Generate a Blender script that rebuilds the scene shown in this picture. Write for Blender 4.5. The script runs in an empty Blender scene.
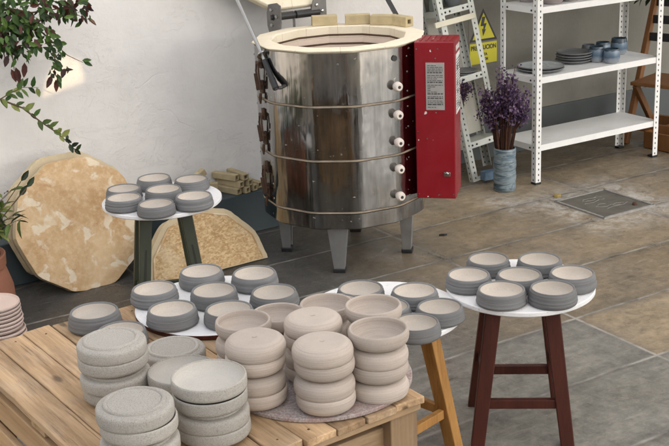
import bpy, bmesh, math, random
from mathutils import Vector, Matrix, Euler
R = math.radians
rnd = random.Random(7)
scene = bpy.context.scene
COL = scene.collection

# ------------------------------------------------------------------ frame of the yard (wall direction U, depth V)
YAW = 0.5366
UX = Vector((math.cos(YAW), math.sin(YAW), 0)); VX = Vector((-math.sin(YAW), math.cos(YAW), 0))
S0 = Vector((1.1036, 6.1225, 0))
def W(u, v, z=0.0): return S0 + UX * u + VX * v + Vector((0, 0, z))

# ------------------------------------------------------------------ node helper
class NT:
    def __init__(s, name):
        s.m = bpy.data.materials.new(name); s.m.use_nodes = True
        s.t = s.m.node_tree; s.b = s.t.nodes['Principled BSDF']; s.tc = None
    def new(s, typ, **kw):
        n = s.t.nodes.new(typ)
        for k, v in kw.items(): setattr(n, k, v)
        return n
    def put(s, node, key, val):
        sock = node.inputs[key]
        if isinstance(val, bpy.types.NodeSocket): s.t.links.new(val, sock)
        else:
            if sock.type == 'RGBA' and len(val) == 3: val = (*val, 1)
            sock.default_value = val
    def co(s, which='Object'):
        if s.tc is None: s.tc = s.new('ShaderNodeTexCoord')
        return s.tc.outputs[which]
    def mapping(s, vec, scale=(1, 1, 1), loc=(0, 0, 0), rot=(0, 0, 0)):
        n = s.new('ShaderNodeMapping'); s.put(n, 'Vector', vec)
        n.inputs['Scale'].default_value = scale; n.inputs['Location'].default_value = loc; n.inputs['Rotation'].default_value = rot
        return n.outputs[0]
    def noise(s, vec, scale, detail=4, rough=.55, out='Fac', dist=0):
        n = s.new('ShaderNodeTexNoise'); s.put(n, 'Vector', vec); n.inputs['Scale'].default_value = scale
        n.inputs['Detail'].default_value = detail; n.inputs['Roughness'].default_value = rough; n.inputs['Distortion'].default_value = dist
        return n.outputs[out]
    def vor(s, vec, scale, feature='F1', out='Distance', rand=1):
        n = s.new('ShaderNodeTexVoronoi', feature=feature); s.put(n, 'Vector', vec); n.inputs['Scale'].default_value = scale
        n.inputs['Randomness'].default_value = rand
        return n.outputs[out]
    def math(s, op, a, b=0.0, clamp=False):
        n = s.new('ShaderNodeMath', operation=op, use_clamp=clamp); s.put(n, 0, a); s.put(n, 1, b); return n.outputs[0]
    def ramp(s, fac, stops, interp='LINEAR'):
        n = s.new('ShaderNodeValToRGB'); s.put(n, 'Fac', fac); r = n.color_ramp; r.interpolation = interp
        while len(r.elements) < len(stops): r.elements.new(.5)
        for e, (p, c) in zip(r.elements, stops):
            e.position = p; e.color = (c, c, c, 1) if isinstance(c, (int, float)) else (*c, 1)
        return n.outputs['Color']
    def mix(s, fac, a, b, mode='MIX'):
        n = s.new('ShaderNodeMix', data_type='RGBA', blend_type=mode); s.put(n, 0, fac); s.put(n, 6, a); s.put(n, 7, b); return n.outputs[2]
    def bump(s, h, strength=.3, dist=.01, normal=None):
        n = s.new('ShaderNodeBump'); n.inputs['Strength'].default_value = strength; n.inputs['Distance'].default_value = dist
        s.put(n, 'Height', h)
        if normal is not None: s.put(n, 'Normal', normal)
        return n.outputs[0]
    def sep(s, vec):
        n = s.new('ShaderNodeSeparateXYZ'); s.put(n, 0, vec); return n.outputs
    def island(s):
        return s.new('ShaderNodeNewGeometry').outputs['Random Per Island']
    def objrand(s): return s.new('ShaderNodeObjectInfo').outputs['Random']
    def objco(s):   # object coords shifted per object so copies differ
        oi = s.new('ShaderNodeObjectInfo'); n = s.new('ShaderNodeVectorMath', operation='MULTIPLY_ADD')
        s.put(n, 0, oi.outputs['Random']); n.inputs[1].default_value = (13.1, 7.7, 3.3); s.put(n, 2, s.co()); return n.outputs[0]
    def set(s, **kw):
        names = dict(color='Base Color', rough='Roughness', metal='Metallic', normal='Normal', spec='Specular IOR Level', alpha='Alpha', trans='Transmission Weight', coat='Coat Weight', coatr='Coat Roughness', ior='IOR')
        for k, v in kw.items(): s.put(s.b, names[k], v)
        return s.m

def plain(name, c, rough=.6, metal=0, var=.12, scale=18, bump=.1, bscale=90):
    n = NT(name); o = n.objco()
    f = n.noise(o, scale, 5)
    col = n.mix(f, tuple(x * (1 - var) for x in c), tuple(min(1, x * (1 + var)) for x in c))
    r = n.ramp(n.noise(o, scale * .7, 3), [(.3, max(0, rough - .08)), (.7, min(1, rough + .08))])
    return n.set(color=col, rough=r, metal=metal, normal=n.bump(n.noise(o, bscale, 3), bump, .002))

M = {}
# ---- plaster walls
def plaster(name, c, warm):
    n = NT(name); o = n.co()
    big = n.noise(o, .9, 5, .6); mid = n.noise(o, 5, 6, .65); fine = n.noise(o, 60, 3)
    col = n.mix(n.ramp(big, [(.35, 0), (.7, 1)]), c, warm)
    col = n.mix(n.math('MULTIPLY', n.ramp(mid, [(.45, 0), (.75, 1)]), .35), col, tuple(x * .8 for x in c))
    wob = n.noise(o, 3.0, 3, .6, out='Color')
    vv = n.new('ShaderNodeVectorMath', operation='MULTIPLY_ADD'); n.put(vv, 0, wob); vv.inputs[1].default_value = (.35, .35, .35); n.put(vv, 2, o)
    crack = n.vor(vv.outputs[0], 1.6, 'DISTANCE_TO_EDGE')
    cm = n.math('MULTIPLY', n.ramp(crack, [(0, 1), (.010, 0)]), n.ramp(n.noise(o, 1.3, 2), [(.52, 0), (.6, 1)]))
    col = n.mix(n.math('MULTIPLY', cm, .05), col, (.3, .27, .24))
    z = n.sep(o)[2]
    stain = n.math('MULTIPLY', n.ramp(z, [(.18, 1), (.5, 0)]), n.ramp(n.noise(o, 7, 5), [(.4, 0), (.7, .7)]))
    col = n.mix(n.math('MULTIPLY', stain, .4), col, (.32, .29, .25))
    h = n.math('ADD', n.math('MULTIPLY', mid, 1.0), n.math('MULTIPLY', fine, .10))
    fk = n.ramp(n.noise(o, 7.5, 7, .72, dist=.8), [(.50, 0), (.515, 1)])
    fkm = n.math('MULTIPLY', fk, n.ramp(n.noise(o, 1.15, 2), [(.50, 0), (.62, 1)]))
    h = n.math('ADD', n.math('SUBTRACT', h, n.math('MULTIPLY', cm, .2)), n.math('MULTIPLY', fkm, .45))
    trow = n.noise(n.mapping(o, (2, 2, 9)), 2.2, 4, .6)
    h = n.math('ADD', h, n.math('MULTIPLY', trow, .45))
    return n.set(color=col, rough=.85, normal=n.bump(h, .42, .014))
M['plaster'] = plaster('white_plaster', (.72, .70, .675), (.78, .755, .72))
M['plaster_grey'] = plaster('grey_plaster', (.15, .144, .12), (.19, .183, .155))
M['unseen_wall'] = plaster('unseen_wall_plaster', (.42, .40, .36), (.5, .47, .42))
# ---- dark teal dado paint
n = NT('teal_paint'); o = n.co()
c = n.mix(n.noise(o, 4, 6), (.035, .055, .065), (.065, .085, .09))
scr = n.math('MULTIPLY', n.ramp(n.noise(n.mapping(o, (1, 1, 2.5)), 14, 6, .75), [(.66, 0), (.7, 1)]), n.ramp(n.noise(o, 3.1, 2), [(.55, 0), (.62, 1)]))
M['teal'] = n.set(color=n.mix(scr, c, (.4, .4, .37)), rough=n.ramp(n.noise(o, 6, 3), [(.3, .35), (.7, .6)]), normal=n.bump(n.noise(o, 30, 4), .2, .005))
M['dado'] = plain('dark_dado_paint', (.055, .063, .063), .55, var=.25, scale=5)
# ---- floor
n = NT('slab_floor'); P = n.co()          # the floor object lies in the yard frame: x = u, y = v
pert = n.noise(P, 6, 4, .6, out='Color')
pv = n.new('ShaderNodeVectorMath', operation='MULTIPLY_ADD'); n.put(pv, 0, pert); pv.inputs[1].default_value = (.008, .008, 0); n.put(pv, 2, P)
sx, sy, sz = n.sep(pv.outputs[0])
STEP = .43
fv = n.math('DIVIDE', n.math('ADD', sy, 1.932), STEP)
row = n.math('FLOOR', fv)
fx = n.math('DIVIDE', n.math('ADD', sx, 1.088), 1.22)
colm = n.math('FLOOR', fx)
dv = n.math('MULTIPLY', n.math('ABSOLUTE', n.math('SUBTRACT', n.math('FRACT', n.math('ADD', fv, .5)), .5)), STEP)
du = n.math('MULTIPLY', n.math('ABSOLUTE', n.math('SUBTRACT', n.math('FRACT', n.math('ADD', fx, .5)), .5)), 1.22)
dj = n.math('ADD', n.math('MINIMUM', dv, du), n.math('MULTIPLY', n.math('SUBTRACT', n.noise(P, 22, 4, .7), .5), .008))
joint = n.ramp(dj, [(.003, 1), (.009, 0)])
halo = n.ramp(dj, [(.01, 1), (.06, 0)])
cell = n.new('ShaderNodeCombineXYZ'); n.put(cell, 0, colm); n.put(cell, 1, row)
wn = n.new('ShaderNodeTexWhiteNoise', noise_dimensions='2D'); n.put(wn, 'Vector', cell.outputs[0])
big = n.noise(P, 1.1, 5, .6); mid = n.noise(P, 5, 7, .68, dist=.4); fine = n.noise(P, 55, 5, .7); streak = n.noise(n.mapping(P, (1, 4, 1), rot=(0, 0, .5)), 5, 6, .7, dist=1.2)
# brown on the far right side of the yard, grey in front and left
brown = n.math('MULTIPLY', n.ramp(n.math('ADD', sx, n.math('MULTIPLY', big, .25)), [(-1.0 + 0.12, 0), (-.93 + .12, 1)]), 1.0)
brownback = n.math('MULTIPLY', n.ramp(n.math('ADD', sy, n.math('MULTIPLY', big, .1)), [(0, 0), (1, 1)]), 1.0)
dif = n.math('ADD', n.math('MULTIPLY', n.math('SUBTRACT', mid, .5), 1.0), n.math('ADD', n.math('MULTIPLY', n.math('SUBTRACT', streak, .5), .8), n.math('MULTIPLY', n.math('SUBTRACT', n.noise(P, 24, 6, .8, dist=.5), .5), 1.5)))
gfac = n.math('ADD', .5, dif, True)
grey = n.mix(gfac, (.085, .082, .070), (.335, .318, .272))
brn = n.mix(gfac, (.115, .090, .058), (.41, .315, .20))
# zone mask: brown where u > -1.085 (in front) or v > -1.49 and u > -1.7
gt = lambda x, c_, soft=.002: n.ramp(n.math('ADD', x, .5 - c_), [(.5 - soft, 0), (.5 + soft, 1)])
za = n.math('MULTIPLY', gt(sx, -1.088), gt(sy, -1.934))
zb = n.math('MULTIPLY', gt(n.math('ADD', sx, n.math('MULTIPLY', big, .5)), -1.28, .16), gt(sy, -1.502))
zone = n.math('MAXIMUM', za, zb)
# front-right row beyond the joint is grey again
tint = n.ramp(wn.outputs['Value'], [(0, .76), (1, 1.14)])
base = n.mix(zone, grey, brn)
greywash = n.math('MULTIPLY', n.ramp(n.noise(P, 1.9, 4, .6), [(.38, 0), (.70, 1)]), .45)
base = n.mix(greywash, base, n.mix(gfac, (.10, .098, .088), (.24, .225, .20)))
base = n.mix(1, base, tint, 'MULTIPLY')
# darker towards the left and back; wet by the left wall
dark = n.math('MULTIPLY', n.ramp(n.math('ADD', n.math('MULTIPLY', sx, -.4), n.math('MULTIPLY', mid, .25)), [(.50, 0), (.80, 1)]), n.ramp(n.math('ADD', n.math('ADD', sy, n.math('MULTIPLY', big, .5)), 1.5), [(.1, 0), (.8, 1)]))
base = n.mix(n.math('MULTIPLY', dark, .78), base, (.035, .034, .033))
# lighter dusty speckle
spk = n.ramp(n.noise(P, 85, 4, .75), [(.60, 0), (.68, 1)])
scrt = n.math('MAXIMUM', n.ramp(n.noise(n.mapping(P, (3, 40, 1), rot=(0, 0, .35)), 2.2, 6, .75, dist=.6), [(.60, 0), (.70, 1)]), n.ramp(n.noise(n.mapping(P, (30, 4, 1), rot=(0, 0, .2)), 2.0, 6, .75, dist=.6), [(.62, 0), (.72, 1)]))
base = n.mix(n.math('MULTIPLY', scrt, .40), base, (.46, .44, .39))
base = n.mix(n.math('MULTIPLY', spk, .42), base, (.42, .40, .36))
pit = n.ramp(n.noise(P, 38, 5, .8), [(.30, 1), (.38, 0)])
base = n.mix(n.math('MULTIPLY', pit, .45), base, (.05, .048, .042))
# salt bloom around the drain cover
mx = n.math('SUBTRACT', n.math('ABSOLUTE', n.math('SUBTRACT', sx, .045)), .165); my = n.math('SUBTRACT', n.math('ABSOLUTE', n.math('ADD', sy, .48)), .18)
md = n.math('MAXIMUM', mx, my)
ring = n.math('MULTIPLY', n.ramp(n.math('ADD', md, .2), [(.17, 0), (.215, 1)]), n.ramp(md, [(.05, 1), (.25, 0)]))
v2 = n.math('POWER', n.math('ADD', n.math('POWER', n.math('MULTIPLY', n.math('ADD', sx, .33), 1.0), 2), n.math('POWER', n.math('MULTIPLY', n.math('ADD', sy, .19), .62), 2)), .5)
spill = n.ramp(v2, [(.05, .95), (.17, 0)])
salt = n.math('MAXIMUM', ring, spill)
sn = n.ramp(n.noise(P, 13, 8, .78, dist=1.0), [(.42, 0), (.60, 1)])
saltm = n.math('MULTIPLY', salt, sn)
hard = n.math('MULTIPLY', n.math('MULTIPLY', salt, n.ramp(n.noise(P, 26, 8, .8, dist=.6), [(.55, 0), (.63, 1)])), .9)
base = n.mix(n.math('MULTIPLY', n.math('MAXIMUM', saltm, hard), .56), base, (.66, .65, .61))
# joints: pale grout with dark edge
base = n.mix(n.math('MULTIPLY', halo, .30), base, (.07, .065, .058))
jc = n.mix(n.ramp(n.noise(P, 6, 4), [(.35, 0), (.6, 1)]), (.06, .055, .05), (.36, .34, .30))
base = n.mix(n.math('MULTIPLY', joint, .85), base, jc)
rr = n.ramp(n.math('ADD', n.noise(P, 2.2, 6, .65), n.math('MULTIPLY', saltm, .5)), [(.36, .20), (.58, .58)])
h = n.math('SUBTRACT', n.math('ADD', n.math('MULTIPLY', mid, .6), n.math('MULTIPLY', fine, .45)), n.math('MULTIPLY', n.ramp(dj, [(.002, 1), (.014, 0)]), .9))
M['floor'] = n.set(color=base, rough=rr, normal=n.bump(h, .35, .006), spec=.4)
# ---- clays
def clay(name, c, spk=0, spkc=(.08, .075, .07), rough=.8, ring=.5, var=.07, spscale=420, gr=.25):
    n = NT(name); o = n.objco(); oz = n.sep(n.co())[2]
    f = n.noise(o, 24, 5)
    col = n.mix(f, tuple(x * (1 - var) for x in c), tuple(x * (1 + var) for x in c))
    col = n.mix(1, col, n.ramp(n.objrand(), [(0, .88), (1, 1.1)]), 'MULTIPLY')
    line = n.noise(n.mapping(o if False else n.co(), (2, 2, 210)), 1.0, 4, .7)
    col = n.mix(n.math('MULTIPLY', n.ramp(line, [(.36, 1), (.54, 0)]), min(.55, .2 * ring * 2)), col, tuple(x * .55 for x in c))
    if spk:
        s = n.ramp(n.noise(o, spscale, 3, .7), [(.585, 0), (.65, 1)])
        col = n.mix(n.math('MULTIPLY', s, spk), col, spkc)
        s2 = n.ramp(n.noise(o, spscale * .8, 2, .7), [(.62, 0), (.7, 1)])
        col = n.mix(n.math('MULTIPLY', s2, spk * .5), col, tuple(min(1, x * 1.5) for x in c))
    grit = n.noise(o, 260, 4, .75)
    col = n.mix(1, col, n.ramp(grit, [(.35, 1 - .2 * gr), (.65, 1 + .14 * gr)]), 'MULTIPLY')
    h = n.math('ADD', n.math('MULTIPLY', line, ring), n.math('MULTIPLY', grit, .45 * gr))
    return n.set(color=col, rough=rough, normal=n.bump(h, .55, .0026), spec=.25)
M['clay_dark'] = clay('charcoal_clay', (.190, .191, .191), ring=1.35, var=.14)
M['clay_cream'] = clay('cream_clay', (.52, .468, .408), spk=.3, spkc=(.42, .34, .26), ring=.15, spscale=160)
M['clay_pink'] = clay('pink_clay', (.50, .43, .372), ring=1.0)
M['clay_grey'] = clay('speckled_grey_clay', (.405, .382, .342), spk=.62, ring=.25, spscale=400, gr=.7)
M['clay_grey_in'] = clay('pale_grey_clay', (.50, .475, .43), spk=.2, ring=.2)
M['terracotta'] = clay('terracotta', (.30, .13, .08), ring=.2)
M['saucer'] = clay('pink_saucer_clay', (.58, .46, .40), ring=.2)
M['bat'] = None
n = NT('bat_board'); o = n.co()
sp = n.ramp(n.noise(o, 160, 6, .8), [(.4, 0), (.6, 1)]); bl = n.ramp(n.noise(o, 14, 5, .7), [(.45, 0), (.65, 1)])
M['bat'] = n.set(color=n.mix(n.math('MULTIPLY', bl, .6), n.mix(sp, (.24, .19, .18), (.50, .46, .44)), (.30, .17, .15)), rough=.85, normal=n.bump(sp, .3, .002))
# ---- white table tops, paint
def white(name, c=(.80, .80, .79), rough=.45, dirt=.25):
    n = NT(name); o = n.objco()
    d = n.ramp(n.noise(o, 9, 6, .7), [(.5, 0), (.78, 1)])
    return n.set(color=n.mix(n.math('MULTIPLY', d, dirt), c, tuple(x * .55 for x in c)), rough=n.ramp(n.noise(o, 20, 3), [(.3, rough - .1), (.7, rough + .1)]), normal=n.bump(n.noise(o, 60, 2), .05, .002))
n = NT('white_laminate'); o = n.objco()
sm_ = n.ramp(n.noise(o, 7, 6, .7, dist=.6), [(.52, 0), (.75, 1)]); dots = n.ramp(n.noise(o, 70, 3, .6), [(.66, 0), (.70, 1)])
c_ = n.mix(n.math('MULTIPLY', sm_, .45), (.80, .80, .80), (.55, .52, .48)); c_ = n.mix(n.math('MULTIPLY', dots, .5), c_, (.38, .35, .32))
M['white_top'] = n.set(color=c_, rough=n.ramp(sm_, [(0, .32), (1, .6)]), normal=n.bump(n.noise(o, 60, 2), .05, .002))
M['white_steel'] = white('white_shelf_paint', (.74, .74, .72), .38, .3)
M['pale_steel'] = white('pale_green_white_paint', (.58, .60, .55), .42, .4)
M['cream_board'] = white('cream_board', (.70, .66, .52), .6, .3)
M['board_pale'] = white('pale_panel', (.72, .70, .60), .6, .25)  # pale cream of the rack's lower back panel
M['panel_grey'] = white('grey_panel', (.40, .39, .34), .6, .3)
M['hole'] = plain('punched_hole', (.03, .03, .03), .8)
# ---- woods
def wood(name, a, b, rough=.6, axis=0, grain=1.0, knots=True, nail=False):
    n = NT(name); o = n.objco(); isl = n.island()
    av = n.new('ShaderNodeVectorMath', operation='MULTIPLY_ADD'); n.put(av, 0, isl); av.inputs[1].default_value = (31, 17, 9); n.put(av, 2, o)
    sc = [26, 26, 26]; sc[axis] = 1.6
    g = n.noise(n.mapping(av.outputs[0], tuple(sc)), 1.0, 7, .62, dist=.3)
    sc2 = [140, 140, 140]; sc2[axis] = 5
    g2 = n.noise(n.mapping(av.outputs[0], tuple(sc2)), 1.0, 4, .7)
    f = n.math('ADD', n.math('MULTIPLY', n.math('SUBTRACT', g, .5), 1.5 * grain), .5)
    f = n.math('ADD', f, n.math('MULTIPLY', n.math('SUBTRACT', g2, .5), .7 * grain), True)
    col = n.mix(f, a, b)
    col = n.mix(1, col, n.ramp(isl, [(0, .78), (1, 1.18)]), 'MULTIPLY')
    if knots:
        ks = [11, 11, 11]; ks[axis] = 4.5
        k = n.vor(n.mapping(av.outputs[0], tuple(ks)), 1.0)
        km = n.ramp(k, [(.07, 1), (.15, 0)])
        col = n.mix(n.math('MULTIPLY', km, .75), col, tuple(x * .28 for x in a))
        s3 = [16, 16, 16]; s3[axis] = 2.2
        stn = n.ramp(n.noise(n.mapping(av.outputs[0], tuple(s3)), 1.0, 6, .75), [(.50, 0), (.70, 1)])
        s4 = [190, 190, 190]; s4[axis] = 4
        crk = n.math('MULTIPLY', n.ramp(n.noise(n.mapping(av.outputs[0], tuple(s4)), 1.0, 3, .6), [(.63, 0), (.69, 1)]), .6)
        col = n.mix(crk, col, tuple(x * .3 for x in a))
        gry = n.ramp(n.noise(av.outputs[0], 5, 5, .7), [(.48, 0), (.75, .25)])
        col = n.mix(gry, col, (.46, .40, .33))
        col = n.mix(n.math('MULTIPLY', stn, .5), col, tuple(x * .55 for x in a))
    return n.set(color=col, rough=rough, normal=n.bump(n.math('ADD', g, n.math('MULTIPLY', g2, .6)), .3, .003), spec=.3)
M['pallet'] = wood('pallet_wood', (.25, .155, .08), (.63, .435, .255), .8, axis=1, grain=1.5)
M['pallet_z'] = wood('pallet_post_wood', (.20, .125, .07), (.40, .27, .155), .75, axis=2)
M['pallet_x'] = wood('pallet_rail_wood', (.30, .19, .10), (.55, .38, .22), .75, axis=0)
M['pallet_side'] = wood('pallet_side_wood', (.38, .225, .11), (.60, .41, .23), .75, axis=1)
M['leg_brown'] = wood('dark_red_brown_stain', (.038, .009, .006), (.105, .028, .017), .5, axis=2, knots=False)
M['leg_yellow'] = wood('honey_wood', (.30, .135, .035), (.62, .34, .11), .5, axis=2, knots=False, grain=1.4)
M['leg_green'] = plain('dark_green_paint', (.040, .046, .028), .5, var=.3)
M['leg_groove'] = plain('dark_groove', (.018, .020, .014), .7)
M['chair_wood'] = wood('orange_brown_wood', (.13, .055, .018), (.24, .105, .036), .55, axis=2, knots=False)
# ---- kiln
n = NT('worn_steel'); o = n.co()
st = n.noise(n.mapping(o, (9, 9, .7)), 1.5, 6, .65); bl = n.noise(o, 7, 6, .7); fn = n.noise(n.mapping(o, (70, 70, 6)), 1, 4)
col = n.mix(n.ramp(st, [(.35, 0), (.65, 1)]), (.22, .218, .212), (.40, .396, .387))
col = n.mix(n.ramp(bl, [(.56, 0), (.72, .35)]), col, (.10, .082, .065))
warm = n.ramp(n.noise(n.mapping(o, (5, 5, .45)), 1.3, 4), [(.58, 0), (.70, .35)])
col = n.mix(warm, col, (.25, .18, .115))
spot = n.ramp(n.noise(o, 42, 3, .6), [(.70, 0), (.735, 1)])
col = n.mix(n.math('MULTIPLY', spot, .6), col, (.62, .58, .52))
scr = n.ramp(n.noise(n.mapping(o, (8, 8, 20), rot=(.3, .5, 0)), 3.0, 5, .8, dist=1.5), [(.62, 0), (.66, 1)])
rg = n.math('ADD', n.ramp(n.math('ADD', n.math('MULTIPLY', bl, .6), n.math('MULTIPLY', fn, .4)), [(.35, .06), (.65, .19)]), n.math('MULTIPLY', scr, .12))
rip = n.noise(n.mapping(o, (1, 1, .10)), 16, 3, .5); dent = n.noise(n.mapping(o, (1, 1, .6)), 5, 3)
M['steel'] = n.set(color=col, rough=rg, metal=n.math('SUBTRACT', 1, n.math('MULTIPLY', spot, .7)), normal=n.bump(n.math('ADD', n.math('MULTIPLY', rip, .38), dent), .30, .02))
n = NT('zinc_leg'); o = n.co()
M['zinc'] = n.set(color=n.mix(n.noise(o, 12, 5), (.26, .26, .26), (.5, .5, .49)), metal=.8, rough=.45, normal=n.bump(n.noise(o, 30, 3), .1, .005))
n = NT('firebrick'); o = n.co()
bx_, by_, bz_ = n.sep(o)
an = n.math('DIVIDE', n.math('ADD', n.math('ARCTAN2', by_, bx_), 6.2832 + .26), 2 * math.pi / 12)
ad = n.math('ABSOLUTE', n.math('SUBTRACT', n.math('FRACT', an), .5)); jl = n.ramp(ad, [(.0, 1), (.012, 0)])
c = n.mix(n.noise(o, 9, 6, .65), (.74, .65, .47), (.88, .81, .66))
c = n.mix(n.ramp(n.noise(o, 40, 5, .7), [(.6, 0), (.75, .5)]), c, (.58, .44, .27))
c = n.mix(n.math('MULTIPLY', jl, .55), c, (.34, .25, .15))
M['seam'] = plain('seam_cement', (.30, .245, .18), .85, var=.8, scale=16)
M['brick'] = n.set(color=c, rough=.9, normal=n.bump(n.noise(o, 70, 5), .35, .004))
M['brick_in'] = plain('inner_firebrick', (.72, .60, .50), .9, var=.14, scale=10, bump=.3)
M['groove'] = plain('element_groove', (.09, .05, .03), .8)
M['post_clay'] = plain('kiln_post_clay', (.50, .41, .24), .85, var=.3, scale=25, bump=.4)
M['post_dark'] = plain('kiln_post_buff', (.42, .34, .20), .85, var=.35, scale=22, bump=.4)
M['ceramic'] = plain('white_ceramic', (.74, .66, .59), .6, var=.12)
M['black'] = plain('black_enamel', (.015, .015, .016), .4)
M['dark_hinge'] = plain('dark_hinge_steel', (.16, .155, .15), .45, metal=.5, var=.3)
M['rust'] = plain('rusted_iron', (.085, .048, .030), .75, metal=.3, var=.5, scale=60, bump=.4)
M['bright_steel'] = plain('bright_steel', (.38, .38, .37), .3, metal=1.0)
n = NT('red_enamel'); o = n.co()
c = n.mix(n.noise(o, 5, 5), (.20, .004, .010), (.275, .007, .015))
chip = n.ramp(n.noise(o, 33, 2, .5), [(.735, 0), (.75, 1)])
c = n.mix(chip, c, (.7, .62, .58))
M['red'] = n.set(color=c, rough=n.ramp(n.noise(o, 9, 4), [(.3, .28), (.7, .45)]), normal=n.bump(n.noise(o, 25, 3), .05, .003))
M['label_grey'] = plain('silver_label', (.34, .33, .31), .4, var=.2, scale=30)
M['label_white'] = plain('white_label', (.66, .66, .64), .5, var=.15, scale=30)
M['ink'] = plain('dark_ink', (.08, .08, .08), .6)
# ---- kiln slabs
n = NT('glazed_slab'); o = n.co()
big = n.noise(o, 3.4, 6, .62, dist=.5); c = n.mix(n.ramp(big, [(.32, 0), (.68, 1)]), (.40, .225, .085), (.68, .49, .28))
f2 = n.noise(o, 30, 6, .7); c = n.mix(n.ramp(f2, [(.45, 0), (.75, .6)]), c, (.78, .62, .42))
rv = n.vor(o, 5.2); ringm = n.math('MULTIPLY', n.ramp(n.math('ABSOLUTE', n.math('SUBTRACT', rv, .42)), [(.012, 1), (.035, 0)]), n.ramp(n.noise(o, 6, 3), [(.45, 0), (.6, 1)]))
c = n.mix(n.math('MULTIPLY', ringm, .45), c, (.74, .58, .36))
chipn = n.noise(o, 12, 4, .5, dist=.35); gate = n.ramp(n.noise(o, 2.6, 2), [(.36, 0), (.50, 1)])
chip = n.math('MULTIPLY', n.ramp(chipn, [(.555, 0), (.615, 1)]), gate)
c = n.mix(n.math('MULTIPLY', chip, .65), c, (.80, .72, .56))
dk = n.ramp(n.noise(o, 19, 4, .6), [(.70, 0), (.74, 1)]); c = n.mix(n.math('MULTIPLY', dk, .7), c, (.16, .09, .04))
M['slab'] = n.set(color=c, rough=.7, normal=n.bump(n.math('ADD', f2, n.math('MULTIPLY', chip, -.8)), .45, .005))
n = NT('slab_edge'); o = n.co()
M['slab_edge'] = n.set(color=n.mix(n.noise(o, 12, 6, .7), (.42, .33, .20), (.66, .56, .38)), rough=.85, normal=n.bump(n.noise(o, 50, 4), .3, .004))
n = NT('chip_slab'); o = n.co()
fl = n.vor(n.mapping(o, (1, 1.6, 1)), 105, out='Color'); fb = n.sep(fl)[0]
c = n.mix(fb, (.42, .26, .11), (.66, .50, .29)); c = n.mix(n.ramp(n.noise(o, 20, 6, .75), [(.5, 0), (.7, .8)]), c, (.30, .17, .07))
c = n.mix(n.ramp(n.noise(o, 5, 4), [(.55, 0), (.7, .6)]), c, (.72, .60, .42))
M['chip'] = n.set(color=c, rough=.85, normal=n.bump(fb, .4, .004))
# ---- leaves, flowers, glaze
def leafm(name, stops, rough=.42):
    n = NT(name); col = n.ramp(n.island(), stops)
    col = n.mix(1, col, n.ramp(n.noise(n.co(), 40, 3), [(.3, .75), (.7, 1.2)]), 'MULTIPLY')
    n.set(color=col, rough=rough, spec=.35)
    tr = n.new('ShaderNodeBsdfTranslucent'); n.put(tr, 'Color', col); mx = n.new('ShaderNodeMixShader'); mx.inputs[0].default_value = .34
    n.t.links.new(n.b.outputs[0], mx.inputs[1]); n.t.links.new(tr.outputs[0], mx.inputs[2])
    n.t.links.new(mx.outputs[0], n.t.nodes['Material Output'].inputs['Surface'])
    return n.m
M['leaf_green'] = leafm('green_leaf', [(0, (.018, .035, .012)), (.5, (.040, .088, .022)), (1, (.12, .21, .045))])
M['leaf_red'] = leafm('dark_red_leaf', [(0, (.022, .010, .008)), (.6, (.06, .018, .014)), (1, (.11, .035, .022))])
M['leaf_light'] = leafm('light_green_leaf', [(0, (.03, .055, .015)), (.6, (.11, .17, .035)), (1, (.28, .30, .09))])
M['leaf_dark'] = leafm('dark_leaf', [(0, (.012, .020, .010)), (1, (.03, .05, .022))])
M['stem'] = plain('brown_stem', (.10, .065, .035), .8)
M['stem_dry'] = leafm('dry_stem', [(0, (.045, .018, .012)), (.6, (.10, .042, .028)), (1, (.17, .085, .05))], .8)
M['petal'] = leafm('purple_petal', [(0, (.040, .022, .056)), (.5, (.095, .055, .12)), (1, (.25, .17, .26))], .8)
n = NT('blue_glaze'); o = n.co()
bands = n.noise(n.mapping(o, (5, 5, 30), rot=(.1, .15, 0)), 1.0, 6, .65, dist=1.2)
c = n.ramp(bands, [(.30, (.022, .035, .05)), (.42, (.07, .11, .14)), (.50, (.24, .29, .31)), (.56, (.09, .14, .18)), (.64, (.13, .19, .23)), (.72, (.40, .42, .41))])
M['blue_glaze'] = n.set(color=c, rough=.28, normal=n.bump(bands, .25, .008))
n = NT('cup_glaze'); o = n.objco(); z = n.sep(n.co())[2]
c = n.ramp(n.math('ADD', n.math('MULTIPLY', z, 12), n.math('MULTIPLY', n.noise(o, 25, 4), .35)), [(.15, (.30, .32, .33)), (.42, (.23, .27, .31)), (.60, (.07, .115, .17)), (1.0, (.16, .22, .28)), (1.2, (.03, .05, .07))])
M['cup'] = n.set(color=c, rough=.3)
M['plate'] = clay('blue_grey_plate', (.16, .165, .17), spk=.5, spkc=(.25, .22, .2), rough=.4, ring=.2)
M['plate_in'] = plain('pale_blue_glaze', (.36, .39, .39), .3, var=.2)
M['lilac_clay'] = clay('lilac_grey_clay', (.33, .29, .28), spk=.5, ring=.4)
M['sign_yellow'] = plain('sign_yellow', (.55, .50, .02), .5, var=.08)
M['sign_black'] = plain('sign_black', (.02, .02, .02), .5)
n = NT('jar_glass'); M['glass'] = n.set(color=(.55, .62, .55), rough=.1, trans=.6)
n = NT('shade_roof_sheet'); M['shade_roof'] = None
M['iron'] = plain('cast_iron_cover', (.115, .105, .085), .65, var=.55, scale=12, bump=.5, bscale=40)
M['salt'] = plain('salt_crust', (.28, .27, .24), .9, var=.3)
M['blue_cloth'] = plain('blue_tin', (.10, .17, .25), .5, var=.4, scale=60)
M['speck_tin'] = plain('brown_speckled_tin', (.13, .09, .07), .6, var=.8, scale=90)
M['mid_grey'] = plain('grey_glaze', (.12, .13, .14), .35)

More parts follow.
